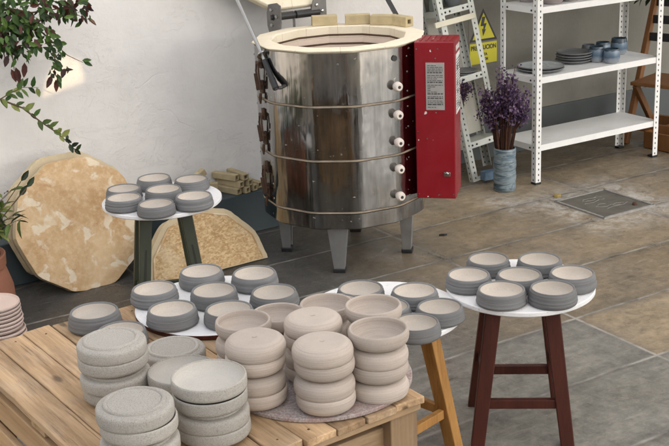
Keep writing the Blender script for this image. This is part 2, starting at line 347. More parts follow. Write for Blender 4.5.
# ------------------------------------------------------------------ mesh builder
class MB:
    def __init__(s): s.v = []; s.f = []; s.mi = []; s.sm = []
    def add(s, vs, fs, mi=0, smooth=False, mat=None):
        k = len(s.v); s.v += [tuple((mat @ Vector(p)) if mat else p) for p in vs]
        for f in fs: s.f.append(tuple(k + i for i in f)); s.mi.append(mi); s.sm.append(smooth)
        return s
    def box(s, c, d, mi=0, rz=0, mat=None):
        x, y, z = [q / 2 for q in d]
        m = Matrix.Translation(c) @ Matrix.Rotation(rz, 4, 'Z')
        if mat: m = mat @ m
        vs = [(-x,-y,-z),(x,-y,-z),(x,y,-z),(-x,y,-z),(-x,-y,z),(x,-y,z),(x,y,z),(-x,y,z)]
        return s.add(vs, [(3,2,1,0),(4,5,6,7),(0,1,5,4),(1,2,6,5),(2,3,7,6),(3,0,4,7)], mi, False, m)
    def bar(s, a, b, w, h=None, mi=0, up=Vector((0, 0, 1)), taper=1.0, side=None):
        a, b = Vector(a), Vector(b); h = h or w; d = (b - a).normalized()
        if side is not None: x = Vector(side); x = (x - d * x.dot(d)).normalized(); y = d.cross(x)
        else:
            if abs(d.dot(up)) > .98: up = Vector((0, 1, 0))
            x = d.cross(up).normalized(); y = x.cross(d)
        vs = []
        for p, k in ((a, 1), (b, taper)):
            for sx_, sy_ in ((-1,-1),(1,-1),(1,1),(-1,1)): vs.append(p + x * sx_ * w / 2 * k + y * sy_ * h / 2 * k)
        fs = [(0,1,2,3),(7,6,5,4),(0,4,5,1),(1,5,6,2),(2,6,7,3),(3,7,4,0)]
        # orient outward
        return s.add(vs, [tuple(reversed(f)) for f in fs], mi)
    def tube(s, pts, r, n=8, mi=0, cap=True):
        pts = [Vector(p) for p in pts]; rs = r if isinstance(r, (list, tuple)) else [r] * len(pts); vs = []; fs = []
        prev = None
        for i, p in enumerate(pts):
            d = (pts[min(i + 1, len(pts) - 1)] - pts[max(i - 1, 0)]).normalized()
            if prev is None:
                x = d.orthogonal().normalized()
            else:
                x = (prev - d * prev.dot(d)).normalized()
            prev = x; y = d.cross(x)
            for k in range(n): t = 2 * math.pi * k / n; vs.append(p + (x * math.cos(t) + y * math.sin(t)) * rs[i])
        for i in range(len(pts) - 1):
            for k in range(n): a = i * n + k; b = i * n + (k + 1) % n; fs.append((a, b, b + n, a + n))
        if cap: fs.append(tuple(reversed(range(n)))); fs.append(tuple(range((len(pts) - 1) * n, len(pts) * n)))
        return s.add(vs, fs, mi, True)
    def lathe(s, prof, n=48, mi=0, mat=None, mis=None, smooth=True, rot=0, wob=0, seed=0, fac=None, lim=.986):
        vs = []; fs = []; idx = []; rg = random.Random(seed); ph = rg.uniform(0, 6.3); ph2 = rg.uniform(0, 6.3)
        for (r, z) in prof:
            if r < 1e-6: idx.append([len(vs)]); vs.append((0, 0, z))
            else:
                row = []
                for k in range(n):
                    t = 2 * math.pi * k / n + rot; q = r * (1 + wob * (math.sin(2 * t + ph) + .5 * math.sin(3 * t + ph2)))
                    if fac: seg_ = 2 * math.pi / fac; lo = ((t - ROT) % seg_) - seg_ / 2; q = r * min(lim, math.cos(seg_ / 2) / math.cos(lo))
                    row.append(len(vs)); vs.append((q * math.cos(t), q * math.sin(t), z))
                idx.append(row)
        ms = []
        for i in range(len(prof) - 1):
            A, B = idx[i], idx[i + 1]; m_ = mis[i] if mis else mi
            for k in range(n):
                a = A[k % len(A)]; a2 = A[(k + 1) % len(A)]; b = B[k % len(B)]; b2 = B[(k + 1) % len(B)]
                f = []
                for q in (a, a2, b2, b):
                    if q not in f: f.append(q)
                if len(f) >= 3: fs.append(tuple(f)); ms.append(m_)
        k0 = len(s.mi); s.add(vs, fs, mi, smooth, mat); s.mi[k0:] = ms
        return s
    def prism(s, poly, z0, z1, mi=0, mat=None, mi_top=None, mi_side=None):
        n = len(poly); vs = [(x, y, z0) for x, y in poly] + [(x, y, z1) for x, y in poly]
        s.add(vs, [tuple(reversed(range(n))), tuple(range(n, 2 * n))], mi if mi_top is None else mi_top, False, mat)
        s.add(vs, [(i, (i + 1) % n, (i + 1) % n + n, i + n) for i in range(n)], mi if mi_side is None else mi_side, False, mat)
        return s
    def build(s, name, mats, parent=None, bevel=0, seg=2, angle=38, loc=None, rot=None):
        me = bpy.data.meshes.new(name); me.from_pydata([tuple(p) for p in s.v], [], s.f)
        if not isinstance(mats, (list, tuple)): mats = [mats]
        for m in mats: me.materials.append(m)
        me.polygons.foreach_set('material_index', s.mi); me.polygons.foreach_set('use_smooth', [bool(x) for x in s.sm])
        bm = bmesh.new(); bm.from_mesh(me); bmesh.ops.recalc_face_normals(bm, faces=bm.faces[:]); bm.to_mesh(me); bm.free()
        if any(s.sm): me.set_sharp_from_angle(angle=R(angle))
        me.update()
        o = bpy.data.objects.new(name, me); COL.objects.link(o)
        if parent is not None: o.parent = parent
        if loc is not None: o.location = loc
        if rot is not None: o.rotation_euler = rot
        if bevel:
            b = o.modifiers.new('edge', 'BEVEL'); b.width = bevel; b.segments = seg; b.limit_method = 'ANGLE'; b.angle_limit = R(40)
            b.harden_normals = False
        return o

def tag(o, label=None, cat=None, group=None, kind=None):
    if label: o['label'] = label
    if cat: o['category'] = cat
    if group: o['group'] = group
    if kind: o['kind'] = kind
    return o
def thing(name, label, cat, loc=(0, 0, 0), rz=0, group=None):
    o = bpy.data.objects.new(name, None); COL.objects.link(o); o.location = loc; o.rotation_euler = (0, 0, rz); o.empty_display_size = .1
    return tag(o, label, cat, group)
def dup(src, loc, rot=(0, 0, 0), label=None, group=None, scale=None):
    r = src.copy(); COL.objects.link(r); r.location = loc; r.rotation_euler = rot
    if scale: r.scale = scale
    if label: r['label'] = label
    if group: r['group'] = group
    for ch in src.children:
        c = ch.copy(); COL.objects.link(c); c.parent = r; c.matrix_parent_inverse = ch.matrix_parent_inverse
        for g in ch.children:
            d = g.copy(); COL.objects.link(d); d.parent = c
    return r

# ================================================================== SETTING
# floor: one sheet, in the yard frame, reaching the horizon
mb = MB(); q = 150
mb.add([(-q, -q, 0), (q, -q, 0), (q, q, 0), (-q, q, 0)], [(0, 1, 2, 3)])
tag(mb.build('floor', M['floor'], loc=S0, rot=(0, 0, YAW)), kind='structure')

WH = 2.75
def yard(mb, name, mats, label=None, cat=None, kind=None, bevel=0):
    o = mb.build(name, mats, loc=S0, rot=(0, 0, YAW), bevel=bevel); return tag(o, label, cat, kind=kind)
# bright wall at the left with the painted ledge along its foot
wl = thing('wall', 'bright white plastered wall behind the kiln, patch of sunlight on it', 'wall', S0, YAW)
mb = MB(); mb.box(((-6 - .43) / 2, .67, WH / 2), (6 - .43, .5, WH)); mb.build('plaster', M['plaster'], wl)
mb = MB(); mb.box(((-6 - .46) / 2, .335, .1025), (6 - .46, .168, .205)); mb.build('ledge', M['teal'], wl, bevel=.006)
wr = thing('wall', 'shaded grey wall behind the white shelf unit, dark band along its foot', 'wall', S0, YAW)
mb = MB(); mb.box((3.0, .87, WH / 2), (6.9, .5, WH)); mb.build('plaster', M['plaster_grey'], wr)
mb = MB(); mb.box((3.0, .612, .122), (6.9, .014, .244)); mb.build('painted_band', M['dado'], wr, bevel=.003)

for (nm, c0, d0, lb) in (('wall', (.5, -2.6, 1.3), (10.5, .25, 2.6), 'unseen courtyard wall behind the viewer, added to block low sky light'), ('wall', (-4.4, .6, 1.3), (.25, 6.1, 2.6), 'unseen courtyard side wall left of the viewer, added to block low sky light')):  # unseen walls added to block low sky light and deepen contact shadows
    mb = MB(); mb.box(c0, d0); tag(mb.build(nm, M['unseen_wall']), lb, 'wall', kind='structure')
# ================================================================== KILN
KC = Vector((.055, 5.2, 0)); KR = .383
kiln = thing('pottery_kiln', 'tall steel-clad top-loading pottery kiln with open lid and red control box', 'kiln', KC)
NF = 12; ROT = R(8)
def ngon_prof(prof, name, mat, parent, bevel=0, n=NF, lim=.986, **kw):
    mb = MB(); mb.lathe(prof, 144, smooth=True, rot=ROT, fac=n, lim=lim, **kw); return mb.build(name, mat, parent, angle=30)
zs = [.300, .532, .768, 1.0]
for i in range(3):
    z0, z1 = zs[i], zs[i + 1]
    b = ngon_prof([(KR, z0 + .006), (KR, z1 - .006), (KR - .012, z1 - .006), (KR - .012, z0 + .006), (KR, z0 + .006)], 'steel_jacket', M['steel'], kiln, bevel=.03 if False else .004)
for i in range(3):
    z = zs[i]
    ngon_prof([(KR - .02, z - .0042), (KR - .0005, z - .0036), (KR - .0005, z + .0036), (KR - .02, z + .0042), (KR - .02, z - .0042)], 'seam_band', M['seam'], kiln)
ngon_prof([(0, .222), (KR - .012, .222), (KR - .004, .228), (KR - .004, .292), (KR - .014, .293)], 'base_pan', M['steel'], kiln, bevel=.004)
# fire brick rim and chamber
rim = ngon_prof([(KR - .013, .30), (KR - .013, 1.0005), (KR + .004, 1.001), (KR + .005, 1.005), (KR - .002, 1.008), (.306, 1.008), (.302, 1.004), (.302, .955)], 'brick_rim', M['brick'], kiln, lim=1.0)
ngon_prof([(.302, .957), (.302, .925), (.302, .84), (.302, .5), (.302, .34), (0, .34)], 'chamber_lining', M['brick_in'], kiln, lim=1.0)
for gz in (.966, .925, .87, .80):
    ngon_prof([(.3005, gz - .0045), (.3005, gz + .0045)], 'element_groove', M['groove'], kiln, lim=1.0)
# rim joints
for k in range(NF):
    t = ROT + 2 * math.pi * k / NF
    pass
# peep plugs and the open peep hole (right front)
def kpt(px_az, z, r=KR): return Vector((r * math.cos(px_az), r * math.sin(px_az), z))
AZ = R(-53.5)
facet_r = KR * math.cos(math.pi / NF)
def facet_radius(az):
    seg = 2 * math.pi / NF; k = round((az - ROT - seg / 2) / seg); mid = ROT + seg / 2 + k * seg
    return facet_r / math.cos(az - mid), mid
fr_, fm_ = facet_radius(AZ)
for z in (.835, .712, .592, .474, .352):
    p = kpt(AZ, z, fr_); d = Vector((math.cos(fm_), math.sin(fm_), .0))
    m = Matrix.Translation(p) @ d.to_track_quat('Z', 'Y').to_matrix().to_4x4()
    mb = MB(); mb.lathe([(0, -.01), (.011, -.01), (.012, .004), (.018, .012), (.0215, .022), (.0195, .035), (.014, .042), (.0, .042)], 24, mat=m)
    pl = mb.build('peep_plug', M['ceramic'], kiln)
    mb = MB(); mb.lathe([(0, .0425), (.0068, .0425), (.0068, .0435), (0, .0435)], 16, mat=m); mb.build('plug_hole', M['black'], pl)
p = kpt(AZ, .952, fr_); d = Vector((math.cos(fm_), math.sin(fm_), 0)); m = Matrix.Translation(p) @ d.to_track_quat('Z', 'Y').to_matrix().to_4x4()
mb = MB(); mb.lathe([(0, .001), (.0125, .001), (.0125, .003), (0, .003)], 20, mat=m); mb.build('peep_hole', M['sign_black'], kiln)
# rivets and screws down the jacket near the control box
for az in (R(-40), R(-148), R(-175), R(-92)):
    r_, mdir = facet_radius(az)
    for z in (.33, .40, .50, .56, .64, .73, .80, .88, .95):
        m = Matrix.Translation(kpt(az, z + rnd.uniform(-.004, .004), r_)) @ Vector((math.cos(mdir), math.sin(mdir), 0)).to_track_quat('Z', 'Y').to_matrix().to_4x4()
        if az == R(-92) and z not in (.95, .56): continue
        mb = MB(); mb.lathe([(.0045, 0), (.004, .002), (0, .003)], 10, mat=m); mb.build('rivet', M['bright_steel'], kiln)
# draw latches on the left side
for z in (.87, .64, .40):
    az = R(-158); r_, mdir = facet_radius(az); d = Vector((math.cos(mdir), math.sin(mdir), 0))
    m = Matrix.Translation(kpt(az, z, r_)) @ d.to_track_quat('Z', 'Y').to_matrix().to_4x4() 
    # local z outward; find local axis that is world up
    inv = m.to_3x3().inverted(); upl = inv @ Vector((0, 0, 1)); tl = inv @ Vector((-math.sin(mdir), math.cos(mdir), 0))
    mb = MB()
    def L(a, b, c=.012): return m @ (tl * a + upl * b + Vector((0, 0, c)))
    mb.bar(L(0, -.075, .004), L(0, -.02, .004), .034, .006, side=d.cross(Vector((0,0,1))))
    mb.bar(L(0, .035, .004), L(0, .085, .004), .030, .006, side=d.cross(Vector((0,0,1))))
    mb.tube([L(-.014, -.05, .014), L(-.016, .02, .02), L(-.012, .055, .018), L(.012, .055, .018), L(.016, .02, .02), L(.014, -.05, .014), L(-.014, -.05, .014)], .0045, 6)
    mb.bar(L(0, -.06, .02), L(.004, .015, .03), .016, .007)
    mb.tube([L(-.022, -.03, .013), L(.022, -.03, .013)], .006, 8); mb.tube([L(-.02, .06, .014), L(.02, .06, .014)], .006, 8)
    mb.tube([L(.004, -.075, .012), L(.0, -.10, .014), L(-.003, -.122, .012)], [.006, .008, .004], 6)
    mb.build('draw_latch', M['rust'], kiln)
# legs: tapered channel legs
for az in (R(-98), R(-12), R(172), R(80)):
    d = Vector((math.cos(az), math.sin(az), 0)); t = Vector((-d.y, d.x, 0))
    mb = MB(); top = d * .315 + Vector((0, 0, .226)); bot = d * .300 + Vector((0, 0, .018))
    for s_ in (-1, 1):
        w0, w1 = .046, .024
        a0 = top + t * s_ * w0; a1 = bot + t * s_ * w1
        ins0 = a0 - d * .06; ins1 = a1 - d * .035
        th = .004
        vs = [a0, a1, ins1, ins0]; off = -t * s_ * th
        mb.add([*vs, *[x + off for x in vs]], [(0,1,2,3),(7,6,5,4),(0,4,5,1),(1,5,6,2),(2,6,7,3),(3,7,4,0)])
    vs = [top + t * .046, top - t * .046, bot - t * .024, bot + t * .024]; off = d * .004
    mb.add([*vs, *[x + off for x in vs]], [(0,1,2,3),(7,6,5,4),(0,4,5,1),(1,5,6,2),(2,6,7,3),(3,7,4,0)])
    leg = mb.build('leg', M['zinc'], kiln, bevel=.001)
    mb = MB(); mb.box(d * .285 + Vector((0, 0, .0095)), (.055, .05, .019), rz=az + math.pi / 2); mb.build('foot_pad', M['black'], leg, bevel=.003)
# lid, hinge, props: hinge axis runs along the wall direction
HU = Vector((math.cos(R(30)), math.sin(R(30)), 0)); HV = Vector((-HU.y, HU.x, 0))
HC = Vector((-.195, .355, 1.06))
lean = R(12)
lup = (Vector((0, 0, 1)) * math.cos(lean) + HV * math.sin(lean)).normalized(); lnor = HU.cross(lup).normalized()
LC = HC + lup * .396 + HV * .035
m = Matrix.Translation(LC) @ Matrix(((HU.x, lup.x, lnor.x), (HU.y, lup.y, lnor.y), (HU.z, lup.z, lnor.z))).to_4x4()
mb = MB(); mb.lathe([(0, -.032), (.376, -.032), (.386, -.024), (.386, .024), (.376, .032), (0, .032)], NF, smooth=False, rot=R(15), mat=m)
lid = mb.build('lid', M['brick'], kiln, bevel=.008, seg=3)
mb = MB(); mb.lathe([(0, -.034), (.372, -.034), (.372, -.040), (0, -.040)], NF, smooth=False, rot=R(15), mat=m); mb.build('steel_cover', M['steel'], lid)
for s_ in (-1, 1):
    mb = MB(); poly = [(-.030, -.075), (.035, -.075), (.042, -.02), (.042, .055), (.02, .068), (-.028, .060), (-.040, .02), (-.040, -.04)]
    c0 = HC + HU * s_ * .120 - HV * .01
    # plate faces along hinge axis
    dirx = Vector((.80, -.60, 0)).normalized() if s_ < 0 else Vector((.86, .50, 0)); nrm = dirx.cross(Vector((0, 0, 1))).normalized()
    mm = Matrix.Translation(c0) @ Matrix(((dirx.x, 0, nrm.x), (dirx.y, 0, nrm.y), (dirx.z, 1, nrm.z))).to_4x4()
    mb.prism(poly, -.003, .003, mat=mm); hp = mb.build('hinge_plate', M['dark_hinge'], kiln, bevel=.001)
    for (a, b) in ((-.012, .035), (.018, .005), (-.012, -.035)):
        mb = MB(); mb.lathe([(0, -.010), (.008, -.009), (.009, -.0035), (.009, .0035), (.008, .009), (0, .010)], 6, mat=mm @ Matrix.Translation((a, b, 0)), smooth=False)
        mb.build('bolt', M['bright_steel'], hp)
mb = MB(); mb.tube([HC - HU * .125, HC - HU * .012], .018, 14); mb.tube([HC + HU * .0, HC + HU * .125], .019, 14); mb.tube([HC - HU * .13, HC + HU * .13], .012, 10)
mb.build('hinge_bar', M['black'], kiln)
mb = MB(); mb.bar(HC - HU * .01 + Vector((0, 0, .01)), HC - HU * .01 + Vector((0, 0, -.10)), .012, .01); mb.build('hinge_strap', M['dark_hinge'], kiln); mb = MB(); mb.bar(HC + HU * .10 + Vector((0, 0, .03)), HC + HU * .10 + Vector((0, 0, -.11)), .03, .006); mb.build('hinge_strap', M['dark_hinge'], kiln)
# left gas prop: slim rod from the lid edge, thick black sleeve on the jacket
A = Vector((-.216, 5.0, .815)) - KC; Bq = Vector((-.262, 5.03, .935)) - KC
A = Vector((-.222, 4.9, .842)) - KC; Bm = Vector((-.268, 4.985, .952)) - KC; Ctop = LC - HU * .375 + lup * .02
tdir = (Ctop - Bm)
mb = MB(); mb.tube([A, Bm], .0125, 12); mb.tube([A + (Bm - A) * .02, A + (Bm - A) * .35], .0145, 12); prop = mb.build('prop_sleeve', M['black'], kiln)
mb = MB(); mb.tube([A + (Bm - A) * .85, Bm, Ctop], .0085, 10); mb.build('rod', M['bright_steel'], prop)
dd = (Ctop - Bm).normalized(); mm = Matrix.Translation(Bm + dd * .03) @ dd.to_track_quat('Z', 'Y').to_matrix().to_4x4()
mb = MB(); mb.lathe([(0, -.003), (.024, -.003), (.024, .003), (0, .003)], 18, mat=mm); mb.build('washer', M['bright_steel'], prop)
mb = MB(); mb.tube([A + Vector((-.004, -.004, .006)), A + Vector((.03, .045, -.004))], .008, 8); mb.build('pivot_pin', M['dark_hinge'], prop)
A2 = Vector((.30, .245, 1.0)) ; mb = MB(); mb.bar(A2, LC + HU * .365, .020, .012, side=(1, 0, 0)); mb.build('lid_stay', M['black'], kiln)
# red control box
BX = thing('control_box', None, None, Vector((.369, 4.95, .317)) - KC, R(-13.5)); BX.parent = kiln
for k in ('label', 'category'):
    if k in BX: del BX[k]
bw, bd, bh = .172, .187, .690
mb = MB(); mb.box((bw / 2, bd / 2, bh / 2), (bw, bd, bh)); mb.build('red_case', M['red'], BX, bevel=.004)
mb = MB(); mb.box((.088, -.0008, .50), (.080, .0016, .205)); mb.build('rating_plate', M['label_grey'], BX, bevel=.0005)
mb = MB(); rr2 = random.Random(3)
yy = .590
while yy > .41:
    big_ = rr2.random() < .18; hh = .0055 if big_ else .0028
    x0 = .055; 
    while x0 < .118:
        ww = rr2.uniform(.005, .018); ww = min(ww, .121 - x0)
        mb.box((x0 + ww / 2, -.0020, yy), (ww, .0008, hh)); x0 += ww + .003
        if rr2.random() < .1: break
    yy -= .0075 if not big_ else .012
mb.build('printed_lines', M['ink'], BX)
mb = MB(); mb.box((bw + .0008, .100, .50), (.0016, .125, .26)); mb.build('side_label', M['label_white'], BX)
mb = MB(); yy = .605
while yy > .385:
    x0 = .048
    while x0 < .155:
        ww = rr2.uniform(.008, .03); ww = min(ww, .158 - x0); mb.box((bw + .002, x0 + ww / 2, yy), (.0008, ww, .004 if rr2.random() < .8 else .010)); x0 += ww + .004
    yy -= .012
mb.box((bw + .0022, .07, .57), (.0008, .03, .026))
mb.build('side_print', M['ink'], BX)
mb = MB()
for k in range(4): mb.box((bw + .0008, .055 + k * .03, .655), (.0016, .016, .022))
mb.build('side_emblem', M['label_white'], BX)
mb = MB()
for k in range(6): mb.box((.022 + k * .0255, bd / 2, bh + .0012), (.008, bd * .72, .0024))
mb.build('vent_slots', M['red'], BX, bevel=.001)
mb = MB(); mb.box((.135, -.003, .112), (.028, .006, .018)); mb.lathe([(.009, 0), (.009, .012), (.005, .016), (0, .016)], 14, mat=Matrix.Translation((.135, -.004, .118)) @ Matrix.Rotation(R(90), 4, 'X'))
mb.build('catch', M['bright_steel'], BX, bevel=.001)
for (x, z) in ((.01, .02), (.01, .30), (.01, .66), (.162, .02), (.10, .018), (.10, .66), (.09, .385), (.09, .62), (.05, .27)):
    mb = MB(); mb.lathe([(.0035, 0), (.003, .002), (0, .0025)], 8, mat=Matrix.Translation((x, 0, z)) @ Matrix.Rotation(R(90), 4, 'X')); mb.build('screw', M['bright_steel'], BX)
# loose square kiln posts on the rim
def square_post(L, w, hole, mats, name='kiln_post', label=None, loc=(0, 0, 0), rot=(0, 0, 0), group=None):
    mb = MB(); h = w / 2; k = hole / 2
    vs = []
    for x in (-L / 2, L / 2):
        for r_ in (h, k):
            for a, b in ((-1,-1),(1,-1),(1,1),(-1,1)): vs.append((x, a * r_, b * r_))
    fs = []
    for i in range(4):
        j = (i + 1) % 4
        fs += [(i, j, 8 + j, 8 + i), (4 + j, 4 + i, 12 + i, 12 + j), (j, i, 4 + i, 4 + j), (8 + i, 8 + j, 12 + j, 12 + i)]
    mb.add(vs, fs); mb.box((0, 0, 0), (.006, hole * 1.0, hole * 1.0), 1)
    o = mb.build(name, mats, bevel=.0035, loc=loc, rot=rot); return tag(o, label, 'kiln post', group)
kp = [(-.006, 5.575, R(18), 'yellow square kiln post on the kiln rim, nearest the lid hinge'), (.147, 5.556, R(4), 'yellow square kiln post on the kiln rim, second from the hinge'),
      (.270, 5.510, R(-18), 'yellow square kiln post on the kiln rim, third from the hinge'), (.352, 5.410, R(-56), 'yellow square kiln post on the kiln rim showing its round end hole')]
kp = [(-.006, 5.53, R(6), kp[0][3]), (.150, 5.522, R(0), kp[1][3]), (.268, 5.468, R(-18), kp[2][3]), (.352, 5.405, R(-55), kp[3][3])]
for i, (x, y, rz, lb) in enumerate(kp):
    square_post(.118 if i < 3 else .105, .046, .019, [M['post_clay'], M['black']], 'kiln_post', lb, (x, y, 1.0315), (0, 0, rz), 'kiln posts lying on the kiln rim')

# ================================================================== KILN SLABS leaning on the wall
def decagon(r, ph): return [(r * math.cos(ph + k * math.pi / 5), r * math.sin(ph + k * math.pi / 5)) for k in range(10)]
def leaning(u, v, yaw, lean, up_off):
    uu = Vector((math.cos(yaw), math.sin(yaw), 0)); vv = Vector((-uu.y, uu.x, 0)); w = Vector((0, 0, 1)) * math.cos(lean) + vv * math.sin(lean); nn = uu.cross(w)
    c_ = W(u, v) + w * up_off
    return Matrix.Translation(c_) @ Matrix(((uu.x, w.x, nn.x), (uu.y, w.y, nn.y), (uu.z, w.z, nn.z))).to_4x4()
r10 = .305; inr = r10 * math.cos(math.pi / 10)
def rough_poly(poly, seed, jit=.0008, chip=.004, nseg=8):
    rg = random.Random(seed); out = []; n_ = len(poly)
    for i in range(n_):
        a = Vector(poly[i]); b = Vector(poly[(i + 1) % n_]); d = (b - a); nrm = Vector((-d.y, d.x)).normalized()
        for k in range(nseg):
            p = a.lerp(b, k / nseg) + nrm * abs(rg.gauss(0, jit)) + nrm * (rg.uniform(.3, 1) * chip if rg.random() < .10 else 0) + (nrm * .004 if k == 0 else nrm * 0)
            out.append((p.x, p.y))
    return out
def slab_obj(name, label, mat4, poly, th, face, edge, rim=None):
    mb = MB(); mb.prism(rough_poly(poly, len(label)), -th, 0, 0, mi_side=1)
    o = mb.build(name, [face, edge], bevel=.006, seg=3); o.matrix_world = mat4; tag(o, label, 'kiln slab'); return o
P10 = decagon(r10, -math.pi / 2 - math.pi / 10)
s1 = slab_obj('kiln_slab', 'orange-tan ten-sided kiln slab with cream glaze chips leaning on the wall, in front', leaning(-2.513, .010, R(36), R(18), inr), P10, .040, M['slab'], M['slab_edge'])
s2 = slab_obj('kiln_slab', 'second ten-sided slab tucked behind the orange-tan one, only its edge showing', leaning(-2.520, .082, R(35), R(17), inr), [(x * 1.02, y * 1.02 + .005) for x, y in P10], .05, M['slab_edge'], M['slab_edge'])
half = [(.31 * math.cos(t), .31 * math.sin(t)) for t in [R(x) for x in (0, 26, 58, 90, 122, 154, 180)]]
m3 = leaning(-2.03, -.145, YAW + R(4), R(21), .004)
mb = MB(); mb.prism(rough_poly(half, 5), -.055, 0, 0)
s3 = mb.build('half_slab', M['slab_edge'], bevel=.007, seg=3); s3.matrix_world = m3; tag(s3, 'half-round crumbly kiln slab standing on its flat edge under the green-legged stool', 'kiln slab')
mb = MB(); mb.prism([(x * .90, y * .88 + .006) for x, y in half], .0005, .005, 0); mb.build('inner_face', M['chip'], s3, bevel=.003)
mb = MB(); mb.tube([(x * .9, y * .88 + .006, .004) for x, y in half], .0045, 6, cap=True); mb.build('inner_rim', M['slab'], s3)

# kiln posts stacked on the ledge
lp = []
def ledge_post(u, v, z, rz, L, w, lb, rot_extra=(0, 0), mat=None):
    square_post(L, w, w * .50, [mat or M['post_dark'], M['black']], 'kiln_post', lb, W(u, v, z), (rot_extra[0], rot_extra[1], YAW + rz), 'kiln posts stacked on the wall ledge')
zl = .206
w_ = .032
ledge_post(-1.690, .335, zl + w_ / 2, R(-70), .165, w_, 'kiln post at the bottom left of the pile against the kiln side')
ledge_post(-1.640, .330, zl + w_ / 2, R(-72), .160, w_, 'kiln post at the bottom middle of the pile against the kiln side')
ledge_post(-1.592, .340, zl + w_ / 2, R(-70), .150, w_, 'kiln post at the bottom right of the pile against the kiln side')
ledge_post(-1.672, .335, zl + w_ * 1.52, R(-71), .165, w_, 'kiln post in the second layer of the ledge pile, left')
ledge_post(-1.622, .335, zl + w_ * 1.52, R(-69), .155, w_, 'kiln post in the second layer of the ledge pile, right')
ledge_post(-1.690, .345, zl + w_ * 2.54, R(-66), .150, w_, 'kiln post lying along the top left of the ledge pile')
ledge_post(-1.628, .335, zl + w_ * 2.56, R(-84), .155, w_, 'kiln post laid askew on top of the ledge pile with its hole showing')
ledge_post(-1.535, .345, zl + w_ / 2, R(-80), .10, w_, 'short kiln post tucked between the pile and the kiln')
ledge_post(-1.80, .315, zl + w_ / 2, R(-55), .12, w_, 'low kiln post between the two piles on the ledge')
ledge_post(-1.80, .345, zl + w_ * 1.52, R(-20), .12, w_, 'upper short kiln post between the two piles on the ledge')
ledge_post(-1.855, .30, zl + w_ * 2.52, R(-70), .09, w_, 'stub of kiln post lying on the low middle heap')
ledge_post(-1.960, .30, zl + w_ / 2, R(0), .15, w_, 'kiln post lying behind the bowls of the green-legged stool')
ledge_post(-1.93, .300, zl + .085, R(8), .19, w_, 'long pale kiln post propped at a slant behind the stool bowls', (0, R(-24)), M['post_clay'])
ledge_post(-1.885, .318, zl + .090, R(12), .18, w_, 'long darker buff kiln post propped beside the slanting pale one', (0, R(-27)))

# ================================================================== SHELF UNIT
def angle_post(p0, p1, ax, ay, w=.036, th=.002, holes=.0305, mats=None, parent=None, name='post'):
    """L-section punched upright from p0 to p1; flanges run along ax and ay from the corner."""
    p0, p1, ax, ay = Vector(p0), Vector(p1), Vector(ax), Vector(ay); mb = MB()
    up = (p1 - p0).normalized(); nx = ax; ny = ay
    for a, b in ((ax, ay), (ay, ax)):
        base = [Vector((0, 0, 0)), a * w, a * w + b * th, b * th]
        if a is ay: base = [b * th, b * th + a * w, a * w, Vector((0, 0, 0))]; base = [x + a * th if i in (0, 3) else x for i, x in enumerate(base)]
        vs = [p0 + x for x in base] + [p1 + x for x in base]
        mb.add(vs, [(0,1,2,3),(7,6,5,4),(0,4,5,1),(1,5,6,2),(2,6,7,3),(3,7,4,0)])
    L_ = (p1 - p0).length; k = .02
    while k < L_ - .01:
        for a, b in ((ax, ay), (ay, ax)):
            c_ = p0 + up * k + a * w * .55
            for side in (-.0006, th + .0006):
                q_ = c_ + b * side
                vs = [q_ + a * .0042 * math.cos(t) + up * .0065 * math.sin(t) for t in [2 * math.pi * i / 8 for i in range(8)]]
                mb.add(vs, [tuple(range(8))], 1)
        k += holes
    return mb.build(name, mats, parent)
def tray(cx, cy, z, sx_, sy_, lip, mats, parent, name='shelf', th=.003):
    mb = MB(); mb.box((cx, cy, z - th / 2), (sx_, sy_, th))
    for s_ in (-1, 1):
        mb.box((cx, cy + s_ * (sy_ / 2 - .0015), z - th - lip / 2), (sx_, .003, lip))
        mb.box((cx + s_ * (sx_ / 2 - .0015), cy, z - th - lip / 2), (.003, sy_ - .006, lip))
    for x in (-1, 1):
        for y in (-1, 1):
            for k in (.045, .10):
                mb.lathe([(.006, 0), (.005, .003), (0, .003)], 8, 1, mat=Matrix.Translation((cx + x * (sx_ / 2 - k), cy + y * (sy_ / 2 + .0001), z - lip * .6)) @ Matrix.Rotation(R(90) * y, 4, 'X') @ Matrix.Rotation(R(180) if y > 0 else 0, 4, 'X'))
            mb.lathe([(.006, 0), (.005, .003), (0, .003)], 8, 1, mat=Matrix.Translation((cx + x * (sx_ / 2), cy + y * (sy_ / 2 - .05), z - lip * .6)) @ Matrix.Rotation(R(90) * x, 4, 'Y'))
    return mb.build(name, mats, parent)
shelf = thing('shelf_unit', 'white slotted-angle metal shelf unit holding plates, cups and bowls', 'shelf unit', S0, YAW)
SW, SD, SH = .92, .304, 1.45
sm = [M['white_steel'], M['hole']]
for (x, y, ax, ay) in ((0, 0, (1, 0, 0), (0, 1, 0)), (SW, 0, (-1, 0, 0), (0, 1, 0)), (0, SD, (1, 0, 0), (0, -1, 0)), (SW, SD, (-1, 0, 0), (0, -1, 0))):
    po = angle_post((x, y, 0.004), (x, y, SH), ax, ay, mats=sm, parent=shelf)
    mb = MB(); mb.box((x + ax[0] * .018, y + ay[1] * .018, .006), (.040, .040, .012)); mb.build('foot', M['black'], po, bevel=.002)
for z in (.218, .588, .959, 1.33):
    tray(SW / 2, SD / 2, z, SW - .008, SD - .008, .030, sm, shelf)

